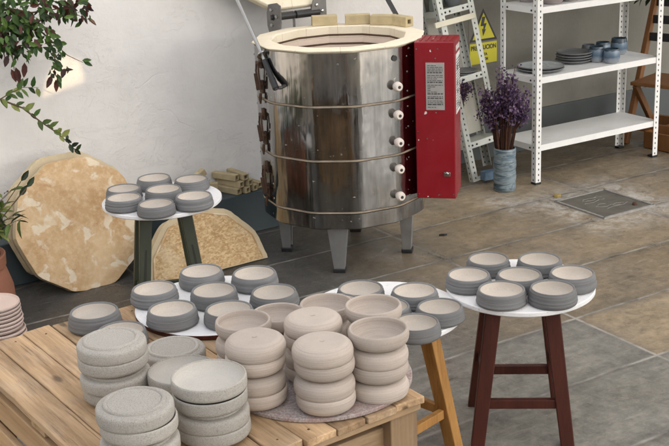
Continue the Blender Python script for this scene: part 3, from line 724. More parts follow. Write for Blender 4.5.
# leaning second unit, left of the shelf
ln = thing('leaning_rack', 'narrow pale metal shelf rack leaning on the wall behind the red box', 'rack', S0, YAW)
lm = [M['pale_steel'], M['hole']]
tiltv = Vector((-.105, .185, 1.0)).normalized()
LW, LD = .240, .17
b0 = Vector((-.235, .245, .004))
axu = Vector((1, 0, 0)); axv = Vector((0, 1, 0)); 
axv = (axv - tiltv * axv.dot(tiltv)).normalized(); axu = (axu - tiltv * axu.dot(tiltv)).normalized(); axu = (axu - axv * axu.dot(axv)).normalized()
for (x, y, sx_, sy_) in ((0, 0, 1, 1), (LW, 0, -1, 1), (0, LD, 1, -1), (LW, LD, -1, -1)):
    p = b0 + axu * x + axv * y
    angle_post(p + tiltv * (.0 if y == 0 else .03), p + tiltv * 1.25, axu * sx_, axv * sy_, w=.036, mats=lm, parent=ln)
def lshelf(z, mats, lip=.032, name='shelf', back=0, th=.003):
    mm = Matrix.Translation(b0 + tiltv * z + axu * LW / 2 + axv * LD / 2) @ Matrix(((axu.x, axv.x, tiltv.x), (axu.y, axv.y, tiltv.y), (axu.z, axv.z, tiltv.z))).to_4x4()
    mb = MB(); mb.box((0, 0, 0), (LW - .006, LD - .006, th), mat=mm)
    for s_ in (-1, 1):
        mb.box((0, s_ * (LD / 2 - .004), -lip / 2), (LW - .006, .003, lip), mat=mm); mb.box((s_ * (LW / 2 - .004), 0, -lip / 2), (.003, LD - .012, lip), mat=mm)
    for x in (-1, 1):
        for k in (.045, .075): mb.lathe([(.006, 0), (.005, .003), (0, .003)], 8, 1, mat=mm @ Matrix.Translation((x * (LW / 2 - k), -(LD / 2 - .002), -lip / 2)) @ Matrix.Rotation(R(90), 4, 'X'))
    return mb.build(name, mats, ln)
lshelf(.955, lm); lshelf(.578, lm); lshelf(.215, lm); 
mm = Matrix(((axu.x, axv.x, tiltv.x), (axu.y, axv.y, tiltv.y), (axu.z, axv.z, tiltv.z))).to_4x4()
mb = MB(); mb.box((LW / 2 - .03, -.008, .885), (LW + .03, .014, .030), mat=Matrix.Translation(b0) @ mm); mb.build('cream_batten', M['cream_board'], ln, bevel=.002)
mb = MB(); mb.box((LW / 2, LD - .012, .40), (LW - .01, .006, .33), mat=Matrix.Translation(b0) @ mm); mb.build('back_panel', M['board_pale'], ln)
mb = MB(); mb.box((LW / 2 - .012, LD - .012, .755), (LW - .06, .006, .33), mat=Matrix.Translation(b0) @ mm); mb.build('back_panel', M['panel_grey'], ln)
mb = MB(); mb.box((LW / 2, .004, .012), (LW, .006, .022), mat=Matrix.Translation(b0) @ mm); mb.build('bottom_rail', M['pale_steel'], ln)
def onl(x, y, z): 
    q_ = b0 + axu * x + axv * y + tiltv * z; return W(q_.x, q_.y, q_.z)
mb = MB(); mb.lathe([(0, 0), (.036, 0), (.038, .01), (.038, .10), (.03, .115), (.03, .125), (.027, .125), (.027, .112), (.034, .10), (.034, .006), (0, .006)], 24)
tag(mb.build('glass_jar', M['glass'], loc=onl(.05, .09, .958)), 'greenish glass jar standing on the top shelf of the leaning rack', 'jar')
mb = MB(); mb.lathe([(0, 0), (.03, 0), (.045, .02), (.052, .05), (.048, .05), (.04, .02), (.0, .008)], 28)
tag(mb.build('bowl', M['mid_grey'], loc=onl(.148, .07, .958)), 'small blue-grey glazed bowl beside the glass jar on the leaning rack', 'bowl')
mb = MB()
for k in range(2): mb.lathe([(0, 0), (.055, 0), (.075, .010), (.073, .013), (.05, .005), (0, .005)], 28, mat=Matrix.Translation((0, 0, k * .010)))
tag(mb.build('plate', M['plate'], loc=onl(.145, .085, .581)), 'dark plates nested on the middle shelf of the leaning rack', 'plate')
mb = MB(); mb.prism([(-.055, -.024), (.052, -.026), (.056, .022), (-.05, .026)], 0, .045); tag(mb.build('blue_box', M['blue_cloth'], loc=onl(.09, -.035, .0) + Vector((0, 0, .0)), rot=(0, 0, YAW), bevel=.006), 'small blue patterned box on the floor left of the vase', 'box')
mb = MB(); mb.prism([(-.035, -.022), (.036, -.02), (.034, .022), (-.034, .02)], 0, .052); tag(mb.build('speckled_box', M['speck_tin'], loc=onl(.175, -.030, .0), rot=(0, 0, YAW + .1), bevel=.006), 'brown speckled little box between the blue box and the vase', 'box')

# sign on the wall
sg = thing('warning_sign', 'yellow electrical warning sign with lightning triangle on the wall', 'sign', W(.131, .6195, 0), YAW)
def vpoly(pts, y0, y1, mat, name, parent):
    mb = MB(); mm = Matrix(((1, 0, 0, 0), (0, 0, -1, 0), (0, 1, 0, 0), (0, 0, 0, 1)))
    mb.prism(pts, y0, y1, mat=mm); return mb.build(name, mat, parent)
tri = [(-.100, .700), (.100, .700), (0, .885)]
vpoly([(-.105, .560), (.105, .560), (.105, .895), (-.105, .895)], 0, .0012, M['plaster_grey'], 'backing', sg)
vpoly(tri, .0015, .003, M['sign_black'], 'border', sg)
cg = (0, .7617)
vpoly([((x - cg[0]) * .80 + cg[0], (z - cg[1]) * .80 + cg[1]) for x, z in tri], .0033, .0045, M['sign_yellow'], 'triangle', sg)
vpoly([(-.010, .838), (.012, .838), (.002, .800), (.022, .800), (.006, .764), (.018, .768), (-.004, .728), (-.012, .772), (-.003, .764), (.001, .786), (-.022, .786)], .0048, .0056, M['sign_black'], 'lightning_bolt', sg)
vpoly([(-.098, .570), (.098, .570), (.098, .690), (-.098, .690)], .0015, .003, M['sign_yellow'], 'panel', sg)
def text(body, size, x, z, parent, xs=1.0):
    cu = bpy.data.curves.new('lettering', 'FONT'); cu.body = body; cu.size = size; cu.align_x = 'CENTER'; cu.align_y = 'CENTER'; cu.extrude = .0004; cu.offset = .0009
    to = bpy.data.objects.new('lettering', cu); COL.objects.link(to)
    dg = bpy.context.evaluated_depsgraph_get(); me = bpy.data.meshes.new_from_object(to.evaluated_get(dg)); bpy.data.objects.remove(to)
    me.materials.clear(); me.materials.append(M['sign_black'])
    o = bpy.data.objects.new('lettering', me); COL.objects.link(o); o.parent = parent; o.location = (x, -.0042, z); o.rotation_euler = (R(90), 0, 0); o.scale = (xs, 1, 1); return o
text('PRECAUCION', .036, 0, .662, sg, .82); text('ALTA', .022, 0, .622, sg, 1.0); text('TENSION', .022, 0, .594, sg, .7)

# ---- things on the shelf
def bowlmesh(name, prof, mats, mis, n=48, wob=.004, seed=0):
    mb = MB(); mb.lathe(prof, n, mis=mis, wob=wob, seed=seed); return mb.build(name, mats)
zs_ = .9605
for (u, v, r, h, lb) in ((.135, .235, .060, .075, 'lilac-grey bowl at the back left of the top shelf'), (.165, .075, .064, .075, 'lilac-grey bowl at the front of the top shelf, by the corner post'),
                       (.300, .085, .058, .07, 'lilac-grey bowl second from the corner post on the top shelf'), (.455, .090, .062, .07, 'lilac-grey bowl third from the corner post on the top shelf')):
    mb = MB(); mb.lathe([(0, .001), (r * .70, 0), (r * .95, .02), (r * 1.06, h * .6), (r, h), (r - .005, h), (r * .95, h * .6), (r * .6, .012), (0, .01)], 36, wob=.01, seed=int(u * 100))
    tag(mb.build('bowl', M['lilac_clay'], loc=W(u, v, zs_)), lb, 'bowl', 'grey bowls on the top shelf')
zm = .5895
def plate_prof(r): return ([(0, 0), (r * .62, 0), (r * .70, .002), (r * .97, .011), (r, .0155), (r - .004, .0185), (r * .93, .0150), (r * .70, .008), (0, .007)], [0, 0, 0, 0, 0, 0, 1, 1])
for k in range(2):
    pr, ms = plate_prof(.131 - .002 * k); mb = MB(); mb.lathe(pr, 56, mis=ms)
    tag(mb.build('plate', [M['plate'], M['plate_in']], loc=W(.162 + .003 * k, .160, zm + .013 * k)), ['wide dark-rimmed plate, lower of the two behind the corner post', 'wide pale blue plate, upper of the two behind the corner post'][k], 'plate', 'plates on the middle shelf')
names = ['bottom', 'second from the bottom', 'third from the bottom', 'top']
for k in range(4):
    pr, ms = plate_prof(.102 - .001 * (k % 2)); mb = MB(); mb.lathe(pr, 56, mis=ms)
    tag(mb.build('plate', [M['plate'], M['plate_in'] if k < 3 else M['plate']], loc=W(.452 + .003 * (k % 2), .215 - .002 * k, zm + .0145 * k), rot=(0, 0, k)), 'dark speckled plate, %s of the stack of four beside the cups' % names[k], 'plate', 'plates on the middle shelf')
def cup(u, v, r, h, lb, mat, rz):
    mb = MB(); mb.lathe([(0, .001), (r * .72, 0), (r * .9, h * .10), (r * 1.0, h * .38), (r * .99, h * .68), (r * .90, h * .95), (r * .87, h), (r * .81, h), (r * .84, h * .92), (r * .9, h * .6), (r * .8, h * .12), (0, h * .09)], 36, wob=.006, seed=int(v * 1000))
    tag(mb.build('cup', mat, loc=W(u, v, zm), rot=(0, 0, rz)), lb, 'cup', 'blue-grey cups on the middle shelf')
cup(.600, .250, .041, .076, 'dark slate cup next to the stack of four plates', M['mid_grey'], 0)
cup(.553, .136, .044, .086, 'blue cup with pale foot, front left of the five', M['cup'], 1)
cup(.690, .230, .043, .082, 'dark blue cup behind the two front cups', M['cup'], 2)
cup(.588, .055, .046, .078, 'pale blue cup at the very front edge of the middle shelf', M['cup'], 3)
cup(.806, .220, .048, .092, 'blue-grey cup standing rightmost on the middle shelf', M['cup'], 4)

# ================================================================== VASE WITH DRIED FLOWERS
VB = Vector((.925, 6.06, 0))
mb = MB(); prof = [(0, .002), (.054, 0), (.059, .006), (.060, .03), (.0575, .05), (.061, .07), (.060, .10), (.0575, .115), (.0615, .135), (.0605, .165), (.057, .18), (.0585, .20), (.060, .222), (.057, .236), (.053, .236), (.053, .20), (.05, .03), (0, .02)]
mb.lathe(prof, 48, wob=.012, seed=4)
vase = mb.build('vase', M['blue_glaze'], loc=VB); tag(vase, 'tall cylindrical blue and grey banded glazed vase on the floor by the shelf', 'vase')
def bouquet(name, label, loc, n, h, spread, seed, sz=1.0, lean_=(0, 0)):
    rg = random.Random(seed); t = thing(name, label, 'dried flowers', loc)
    st = MB(); pt = MB()
    for i in range(n):
        a = rg.uniform(0, 2 * math.pi); q_ = math.sqrt(rg.random()); hh = h * (rg.uniform(.58, .92) + (.20 if rg.random() < .10 else 0) + .10 * math.sin(a * 2 + seed)) * (1.04 - .22 * q_)
        b_ = Vector((math.cos(a) * .030 * q_, math.sin(a) * .030 * q_, -.12)); e = Vector((math.cos(a) * spread * q_ + lean_[0] * hh, math.sin(a) * spread * q_ * .8 + lean_[1] * hh, hh))
        mid_ = Vector((math.cos(a) * spread * q_ * .50 + lean_[0] * hh * .3, math.sin(a) * spread * q_ * .42, hh * .5))
        st.tube([b_, mid_, e], [.0030, .0026, .0014], 4, cap=False)
        for c_ in range(rg.randint(4, 7)):
            f = rg.uniform(.66, 1.0) if rg.random() < .85 else rg.uniform(.5, .7); p = mid_.lerp(e, max(0, (f - .5) * 2)) + Vector((rg.gauss(0, .012), rg.gauss(0, .012), rg.gauss(0, .01)))
            if c_ > 1: st.tube([mid_.lerp(e, max(0, (f - .5) * 2) * .7), p], .0009, 3, cap=False)
            for k in range(rg.randint(5, 8)):
                d = Vector((rg.gauss(0, 1), rg.gauss(0, 1), rg.gauss(.2, 1))).normalized(); x = d.orthogonal().normalized(); y = d.cross(x); s_ = rg.uniform(.005, .0105) * sz
                o = p + Vector((rg.gauss(0, 1), rg.gauss(0, 1), rg.gauss(0, 1))) * .0085 * sz
                pt.add([o, o + x * s_ * .7 + d * s_ * .6, o + d * s_ * 1.4, o - x * s_ * .7 + d * s_ * .6], [(0, 1, 2, 3)])
    st.build('stems', M['stem_dry'], t); pt.build('blossoms', M['petal'], t); return t
fl = bouquet('flower_bunch', 'bunch of dried purple statice standing in the blue banded vase', VB + Vector((-.005, 0, .236)), 95, .40, .145, 5, sz=1.3, lean_=(.04, 0))
# a few sprays reaching up past the shelf lip
bouquet('flower_bunch', 'smaller dried purple bunch half hidden behind the red control box', onl(.035, .06, .375), 26, .23, .065, 11, lean_=(.05, 0))

# ================================================================== WOODEN CHAIR behind the shelf, plant above
ch = thing('folding_chair', 'orange-brown wooden folding chair standing beyond the shelf unit', 'chair', W(1.21, .20, 0), YAW + R(18))
for y in (-.19, .19):
    mb = MB(); mb.bar((-.16, y, .0), (.17, y, .86), .030, .046); mb.build('back_leg', M['chair_wood'], ch, bevel=.003)
    mb = MB(); mb.bar((.20, y * .84, .0), (-.12, y * .84, .36), .026, .042); mb.build('front_leg', M['chair_wood'], ch, bevel=.003)
mb = MB(); mb.box((.02, 0, .37), (.34, .36, .022)); mb.build('seat', M['chair_wood'], ch, bevel=.004)
mb = MB()
for z_ in (.62, .72, .82): mb.box((-.16 + .33 * z_ / .86, 0, z_), (.014, .36, .05))
mb.build('back_slat', M['black'], ch, bevel=.003)
mb = MB(); mb.bar((-.125, -.19, .11), (-.125, .19, .11), .03, .05); mb.bar((.13, -.16, .10), (.13, .16, .10), .03, .06); mb.build('stretcher', M['chair_wood'], ch, bevel=.003)
mb = MB(); mb.box((0, 0, .06), (.50, .40, .012)); 
cr = thing('wooden_tray', 'low orange-brown wooden tray on the floor under the folding chair', 'tray', W(1.26, .06, 0), YAW + R(6))
mb = MB(); mb.box((0, 0, .012), (.46, .30, .016)); mb.build('base', M['chair_wood'], cr, bevel=.002)
mb = MB()
for s_ in (-1, 1): mb.box((0, s_ * .15, .055), (.48, .016, .10)); mb.box((s_ * .232, 0, .055), (.016, .284, .10))
mb.build('side', M['chair_wood'], cr, bevel=.002)

# ---- leaf helper
def leaf(mb, p, d, L_, wd, nrm, curl=.25, mi=0):
    d = Vector(d).normalized(); n_ = Vector(nrm); s_ = d.cross(n_)
    if s_.length < 1e-3: s_ = d.orthogonal()
    s_.normalize(); n_ = s_.cross(d).normalized(); p = Vector(p)
    def q_(t, a, lift): return p + d * L_ * t + s_ * wd * a + n_ * (lift * L_ - curl * L_ * t * t)
    vs = [q_(0, 0, 0), q_(.28, .42, .05), q_(.58, .46, .05), q_(.85, .22, .02), q_(1, 0, 0), q_(.85, -.22, .02), q_(.58, -.46, .05), q_(.28, -.42, .05), q_(.28, 0, -.02), q_(.58, 0, -.03), q_(.85, 0, -.01)]
    mb.add(vs, [(0, 1, 8), (0, 8, 7), (1, 2, 9, 8), (8, 9, 6, 7), (2, 3, 10, 9), (9, 10, 5, 6), (3, 4, 10), (10, 4, 5)], mi, True)
def scatter(mb, clusters, rg, mi_p):
    for (u, z, ru, rz_, n_, Lm, pred, vv) in clusters:
        for i in range(n_):
            a = rg.uniform(0, 6.283); q_ = math.sqrt(rg.random())
            p = W(u + math.cos(a) * ru * q_, vv + rg.uniform(-.07, .07), z + math.sin(a) * rz_ * q_)
            d = UX * rg.gauss(.25, .7) + VX * rg.gauss(-.2, .5) + Vector((0, 0, rg.gauss(-.65, .5)))
            nn = -VX * rg.uniform(.3, 1) + UX * rg.gauss(0, .45) + Vector((0, 0, rg.uniform(-.1, .9)))
            Ln = Lm * rg.uniform(.7, 1.25)
            leaf(mb, p, d, Ln, Ln * rg.uniform(.40, .55), nn, rg.uniform(.05, .45), 1 if rg.random() < pred else 0)
rg = random.Random(21)
vine = thing('shrub_branch', 'overhanging shrub with dark green and dark red leaves, upper left corner', 'shrub', W(-2.95, .22, 0), YAW)
def yl(p):   # world -> local of vine
    d = Vector(p) - W(-2.95, .22, 0); return Vector((d.dot(UX), d.dot(VX), d.z))
def stems_world(paths, name, parent, inv, mat):
    mb = MB()
    for pts, r0, r1 in paths:
        k = len(pts); mb.tube([inv(p) for p in pts], [r0 + (r1 - r0) * i / (k - 1) for i in range(k)], 6)
    return mb.build(name, mat, parent)
trunk = [W(-2.95, .22, 0), W(-2.97, .21, .5), W(-2.94, .2, 1.0), W(-2.86, .2, 1.33)]
b2 = [W(-2.86, .2, 1.33), W(-2.686, .2, 1.225), W(-2.608, .19, 1.16), W(-2.54, .19, 1.085), W(-2.525, .18, .99), W(-2.540, .18, .915)]
b3 = [W(-2.686, .2, 1.225), W(-2.6, .19, 1.20), W(-2.47, .18, 1.205), W(-2.36, .18, 1.145)]
b4 = [W(-2.54, .19, 1.085), W(-2.47, .18, 1.005), W(-2.405, .18, .965)]
b5 = [W(-2.86, .2, 1.33), W(-2.75, .22, 1.17), W(-2.70, .2, 1.05), W(-2.70, .2, .97)]
b1 = [W(-2.965, .21, .95), W(-2.87, .2, .925), W(-2.776, .2, .855), W(-2.688, .19, .806), W(-2.618, .19, .735), W(-2.558, .18, .68), W(-2.514, .18, .63), W(-2.475, .18, .578)]
b1b = [W(-2.776, .2, .855), W(-2.721, .19, .88), W(-2.676, .19, .893), W(-2.608, .19, .883)]
stems_world([(trunk, .014, .010), (b2, .006, .0015), (b3, .005, .0012), (b4, .0025, .001), (b5, .005, .0015), (b1, .006, .0012), (b1b, .003, .001)], 'stem', vine, yl, M['stem'])
mb = MB()
scatter(mb, [(-2.645, 1.215, .11, .085, 165, .043, .22, .19), (-2.47, 1.215, .095, .05, 84, .042, .42, .18), (-2.69, 1.085, .085, .065, 100, .044, .24, .19), (-2.59, 1.135, .07, .05, 42, .040, .22, .19),
             (-2.525, 1.03, .035, .05, 26, .040, .06, .17), (-2.53, .965, .04, .045, 18, .042, .12, .17), (-2.39, 1.185, .035, .045, 16, .042, .65, .17), (-2.76, 1.16, .08, .12, 90, .044, .22, .2), (-2.555, 1.10, .05, .04, 14, .05, .2, .18)], rg, 0)
for (u, z, du, dz, L_, mi) in ((-2.405, .97, .6, -.35, .045, 0), (-2.41, .975, .7, .0, .042, 0), (-2.55, .93, -.5, -.8, .06, 1), (-2.535, .91, -.1, -1, .055, 1), (-2.53, .915, .3, -1, .05, 0), (-2.70, .985, .1, -1, .07, 1), (-2.66, 1.0, -.2, -1, .065, 1), (-2.72, .98, .25, -1, .06, 1)):
    leaf(mb, W(u, .175, z), UX * du + Vector((0, 0, dz)) - VX * .2, L_, L_ * .42, -VX + Vector((0, 0, .3)), .15, mi)
# leaf pairs along the lower arching sprig
for path, cnt in ((b1, 30), (b1b, 11)):
    for i in range(cnt):
        f = (i + .5) / cnt * (len(path) - 1); k = int(f); p = path[k].lerp(path[min(k + 1, len(path) - 1)], f - k)
        sgn = 1 if i % 2 else -1; down = rg.uniform(-1.0, -.2) if sgn < 0 else rg.uniform(.1, .8)
        d = UX * rg.uniform(.1, .9) + Vector((0, 0, down)) - VX * rg.uniform(0, .5)
        L_ = rg.uniform(.035, .055); mi = 2 if rg.random() < .6 else 0
        if path is b1 and f > 5.6: mi = 3 if rg.random() < .6 else 2
        if f < 1.5 and path is b1 and rg.random() < .6: mi = 3
        leaf(mb, p, d, L_, L_ * rg.uniform(.42, .55), -VX * .8 + Vector((0, 0, rg.uniform(.1, .8))) + UX * rg.gauss(0, .3), rg.uniform(.05, .4), mi)
for k, v_ in enumerate(mb.v): mb.v[k] = tuple(yl(v_))
mb.build('foliage', [M['leaf_green'], M['leaf_red'], M['leaf_light'], M['leaf_dark']], vine)

# potted plant at the left edge
PB = W(-3.085, -.10, 0)
pot = thing('terracotta_pot', 'worn terracotta pot at the left edge beside the leaning slabs', 'pot', PB)
mb = MB(); mb.lathe([(0, .002), (.165, 0), (.185, .05), (.180, .16), (.160, .235), (.152, .25), (.162, .256), (.164, .30), (.158, .304), (.146, .300), (.144, .26), (.14, .22), (0, .22)], 48, wob=.006, seed=2); mb.build('pot_body', M['terracotta'], pot)
mb = MB(); mb.lathe([(.1435, .262), (.08, .27), (0, .275)], 32, wob=.02); mb.build('soil', M['stem'], pot)
pp = thing('potted_plant', 'light green leafy plant growing in the terracotta pot', 'plant', PB + Vector((0, 0, .27)))
LN = UX * .205
mb = MB(); paths = []
rg = random.Random(5); lf = MB()
for i in range(26):
    a = rg.uniform(0, 6.28); t_ = Vector((math.cos(a) * rg.uniform(.03, .16), math.sin(a) * rg.uniform(.03, .16), rg.uniform(.14, .37))) + LN * rg.uniform(.4, 1)
    p0 = Vector((math.cos(a) * .04, math.sin(a) * .04, .0)); mdl = Vector((t_.x * .4, t_.y * .4, t_.z * .65)); mb.tube([p0, mdl, t_], [.003, .002, .001], 5)
    for k in range(11):
        f = rg.uniform(.35, 1); p = p0.lerp(mdl, f * 2) if f < .5 else mdl.lerp(t_, f * 2 - 1)
        d = Vector((rg.gauss(0, 1), rg.gauss(0, 1), rg.gauss(.15, .6))); L_ = rg.uniform(.045, .08)
        leaf(lf, p, d, L_, L_ * .36, Vector((rg.gauss(0, .3), rg.gauss(0, .3), 1)), rg.uniform(.1, .5), 0 if rg.random() < .7 else 1)
for (dx, dz) in ((.10, .30), (.12, .27), (.085, .24)):
    p = UX * (dx + .17) + Vector((0, 0, dz)); mb.tube([Vector((0, 0, .05)), p * .6, p], .002, 5); leaf(lf, p, UX * .7 + Vector((0, 0, .7)), .055, .026, -VX, .1, 1)
mb.build('stem', M['stem'], pp); lf.build('foliage', [M['leaf_light'], M['leaf_dark']], pp)
# upper right hanging plant (only its lowest leaves show)
hp_ = thing('hanging_plant', 'dark leafy trailing plant in the upper right corner above the chair', 'plant', W(1.02, .22, .97))
lf = MB(); rg = random.Random(9)
for i in range(46):
    a = rg.uniform(0, 6.28); p = Vector((math.cos(a), math.sin(a), 0)) * rg.uniform(.02, .11) + Vector((.04, 0, rg.uniform(-.09, .10))); L_ = rg.uniform(.05, .08)
    leaf(lf, p, (math.cos(a), math.sin(a), rg.uniform(-1.2, .2)), L_, L_ * .5, (0, 0, 1), .3, 0)
lf.build('foliage', M['leaf_dark'], hp_)
mb = MB(); mb.lathe([(0, .04), (.08, .04), (.105, .16), (.10, .16), (.08, .06), (0, .06)], 28, mat=Matrix.Translation((.04, 0, 0))); mb.tube([(.04, 0, .16), (.04, 0, .62)], .003, 5); 
mb.tube([(.04, 0, .62), (.04, .41, .62)], .006, 6); mb.build('hanging_pot', M['black'], hp_)

# stack of pink saucers on the floor by the pot
mb = MB(); r_ = .098; mb.lathe([(0, 0), (r_ * .75, 0), (r_ * .96, .005), (r_, .012), (r_ * .985, .0175), (r_ * .96, .0175), (r_ * .93, .010), (0, .006)], 44, wob=.006, seed=3)
sau = mb.build('saucer', M['saucer']); ordn = ['lowest', 'second', 'third', 'fourth', 'fifth', 'sixth', 'seventh', 'eighth', 'ninth', 'tenth', 'eleventh', 'twelfth', 'thirteenth', 'topmost']
SP = Vector((-1.295, 4.17, .001))
for k in range(14):
    loc = SP + Vector((rnd.uniform(-.004, .004) - .0014 * k, rnd.uniform(-.004, .004), .0152 * k)); lb = 'pink clay saucer in the stack at the left edge, %s of fourteen' % (ordn[k] if k in (0, 13) else ordn[k] + ' from the floor')
    if k == 0: sau.location = loc; tag(sau, lb, 'saucer', 'pink saucers stacked at the left edge')
    else: dup(sau, loc, (0, 0, rnd.uniform(0, 6)), lb)

# ================================================================== STOOLS
def stool(name, label, loc, yaw, top_r, z, mat, half_top, half_foot, legw, rungs, apron=True, mirror=False, legd=None, groove=False, rung_w=.03):
    t = thing(name, label, 'stool', (loc[0], loc[1], 0), yaw)
    mb = MB(); mb.lathe([(0, z - .016), (top_r - .003, z - .016), (top_r, z - .013), (top_r, z - .002), (top_r - .002, z), (0, z)], 72); mb.build('tabletop', M['white_top'], t, angle=30)
    mb = MB(); k = half_top * 2 + legw
    zt = z - .0165
    for s_ in (-1, 1):
        mb.box((0, s_ * half_top, zt - .022), (half_top * 2 - legw * .6, .018, .042)); mb.box((s_ * half_top, 0, zt - .022), (.018, half_top * 2 - legw * .6, .042))
    mb.build('apron', mat, t, bevel=.002)
    legd = legd or legw
    for x in (-1, 1):
        for y in (-1, 1):
            a = Vector((x * half_top, y * half_top, zt)); b = Vector((x * half_foot, y * half_foot, .0)); mb = MB()
            # legs cut flat at the floor
            w2, d2 = legw / 2, legd / 2; vs = []
            for p, kk in ((a, 1.05), (b, .92)):
                for sx_, sy_ in ((-1,-1),(1,-1),(1,1),(-1,1)): vs.append((p.x + sx_ * w2 * kk, p.y + sy_ * d2 * kk, p.z))
            mb.add(vs, [(0,1,2,3),(7,6,5,4),(0,4,5,1),(1,5,6,2),(2,6,7,3),(3,7,4,0)])
            lg = mb.build('leg', mat, t, bevel=.003)
            if groove:
                mb = MB(); o_ = Vector((0, y * (d2 + .0005), 0)); mb.bar(a + o_ + Vector((0, 0, -.03)), b + o_ + Vector((0, 0, .03)), .008, .002, side=(1, 0, 0)); mb.build('groove', M['leg_groove'], lg)
    for (axis, sgn, zr) in rungs:
        f = 1 - zr / zt; hf = half_top + (half_foot - half_top) * f
        mb = MB()
        if axis == 'x': mb.box((0, sgn * hf, zr), (2 * hf - legw * .9, .020, rung_w))
        else: mb.box((sgn * hf, 0, zr), (.020, 2 * hf - legw * .9, rung_w))
        mb.build('rung', mat, t, bevel=.002)
    return t
T4 = (.572, 3.420); Z4 = .49
stool('round_stool', 'round white-topped stool with dark red-brown legs at the right, seven bowls on top', T4, R(-5), .231, Z4, M['leg_brown'], .085, .140, .046, [('x', -1, .140), ('x', 1, .140), ('y', -1, .20), ('y', 1, .20)], legd=.036)
T1 = (-.685, 4.50); Z1 = .50
stool('round_stool', 'round white-topped stool with dark green legs at the back left', T1, R(14), .238, Z1, M['leg_green'], .076, .128, .046, [('x', -1, .09), ('x', 1, .09), ('y', -1, .12), ('y', 1, .12)], legd=.040, groove=True)
T3 = (.134, 3.283); Z3 = .48
stool('round_stool', 'round white-topped stool with honey-coloured legs behind the pink stacks', T3, R(-44), .241, Z3, M['leg_yellow'], .088, .150, .050, [('x', -1, .13), ('x', 1, .13), ('y', -1, .13), ('y', 1, .13)], legd=.040)

# ================================================================== WOODEN CRATE TABLE
PY = R(35.05); CO = Vector((.206, 2.666, 0))
pal = thing('crate_table', 'rough wooden pallet table carrying the clay bowl stacks', 'table', CO, PY)     # local x along the plank ends, local y along the planks (away)
PW, PL, PZ = .815, 1.07, .5
def plank(mb, x, y0, y1, z, w, t, rg, n_=22, j=.0007):
    rows = []
    for k in range(n_ + 1):
        y = y0 + (y1 - y0) * k / n_; l = -w / 2 + rg.gauss(0, j * .6) ; r_ = w / 2 + rg.gauss(0, j * .6)
        ye = (rg.uniform(-.004, .004)) if k in (0, n_) else 0; zt_ = z + rg.gauss(0, .0004)
        rows.append([(x + l, y + ye, z - t), (x + r_, y - ye, z - t), (x + r_, y - ye, zt_), (x + l, y + ye, zt_)])
    vs = [p for r__ in rows for p in r__]; fs = [(0, 1, 2, 3), tuple(n_ * 4 + q for q in (3, 2, 1, 0))]
    for k in range(n_):
        for q in range(4): a = k * 4 + q; b = k * 4 + (q + 1) % 4; fs.append((a, a + 4, b + 4, b))
    mb.add(vs, fs)
mb = MB(); n_pl = 9; wpl = PW / n_pl; rgp = random.Random(12)
for i in range(n_pl):
    xc = -PW + (i + .5) * wpl; e0 = rgp.uniform(-.006, .008); e1 = rgp.uniform(-.02, .015); zt = PZ - rgp.uniform(0, .003)
    plank(mb, xc, e0, PL + e1, zt, wpl - rgp.uniform(.002, .006), .020, rgp)
mb.build('deck', M['pallet'], pal, bevel=.003)
mb = MB()
for yb in (.05, PL / 2, PL - .05):
    mb.box((-PW / 2, yb, PZ - .032), (PW - .01, .085, .018))
mb.build('cross_board', M['pallet_x'], pal, bevel=.002)
for (x, y) in ((-.052, .055), (-.052, PL - .06), (-PW + .05, .055), (-PW + .05, PL - .06), (-PW / 2, PL - .06)):
    mb = MB(); mb.box((x, y, (PZ - .042) / 2), (.085, .075, PZ - .042)); mb.build('post', M['pallet_z'], pal, bevel=.003)
mb = MB()
for zc, hh in ((.415, .075), (.300, .085), (.19, .085), (.08, .085)):
    mb.box((-PW + .012, PL / 2, zc), (.020, PL - rgp.uniform(.0, .02), hh))
    mb.box((-.002 + .010 - .003, PL / 2 + .07, zc - .05), (.018, PL - .2, hh * .9))
mb.build('side_board', M['pallet_side'], pal, bevel=.003)
mb = MB()
for zc, hh in ((.385, .070), (.25, .085), (.10, .085)):
    mb.box((-PW / 2, .060, zc), (PW - .13, .020, hh))
mb.build('end_board', M['pallet_x'], pal, bevel=.003)
mb = MB()
for i in range(n_pl):
    xc = -PW + (i + .5) * wpl
    for yb in (.045, PL - .05):
        mb.lathe([(.0035, 0), (.003, .0008), (0, .001)], 8, mat=Matrix.Translation((xc + rgp.uniform(-.02, .02), yb + rgp.uniform(-.008, .008), PZ - .0012)))
mb.build('nails', M['rust'], pal)

# round board under the pink stacks
mb = MB(); mb.lathe([(0, 0), (.243, 0), (.245, .002), (.245, .009), (.243, .011), (0, .011)], 80)
ZB = PZ + .012
tag(mb.build('round_board', M['bat'], loc=(-.060, 2.785, PZ + .0008)), 'round speckled mauve board under the pink bowl stacks', 'board')
# white round board lying on the crate, carrying the dark bowls
mb = MB(); mb.lathe([(0, 0), (.236, 0), (.238, .003), (.238, .013), (.235, .016), (0, .016)], 80, mis=[1, 1, 1, 0, 0])
T2 = (-.375, 3.305); Z2 = PZ + .018
tag(mb.build('round_board', [M['white_top'], M['leg_brown']], loc=(T2[0], T2[1], PZ + .001)), 'round white board on the crate carrying seven dark bowls', 'board')

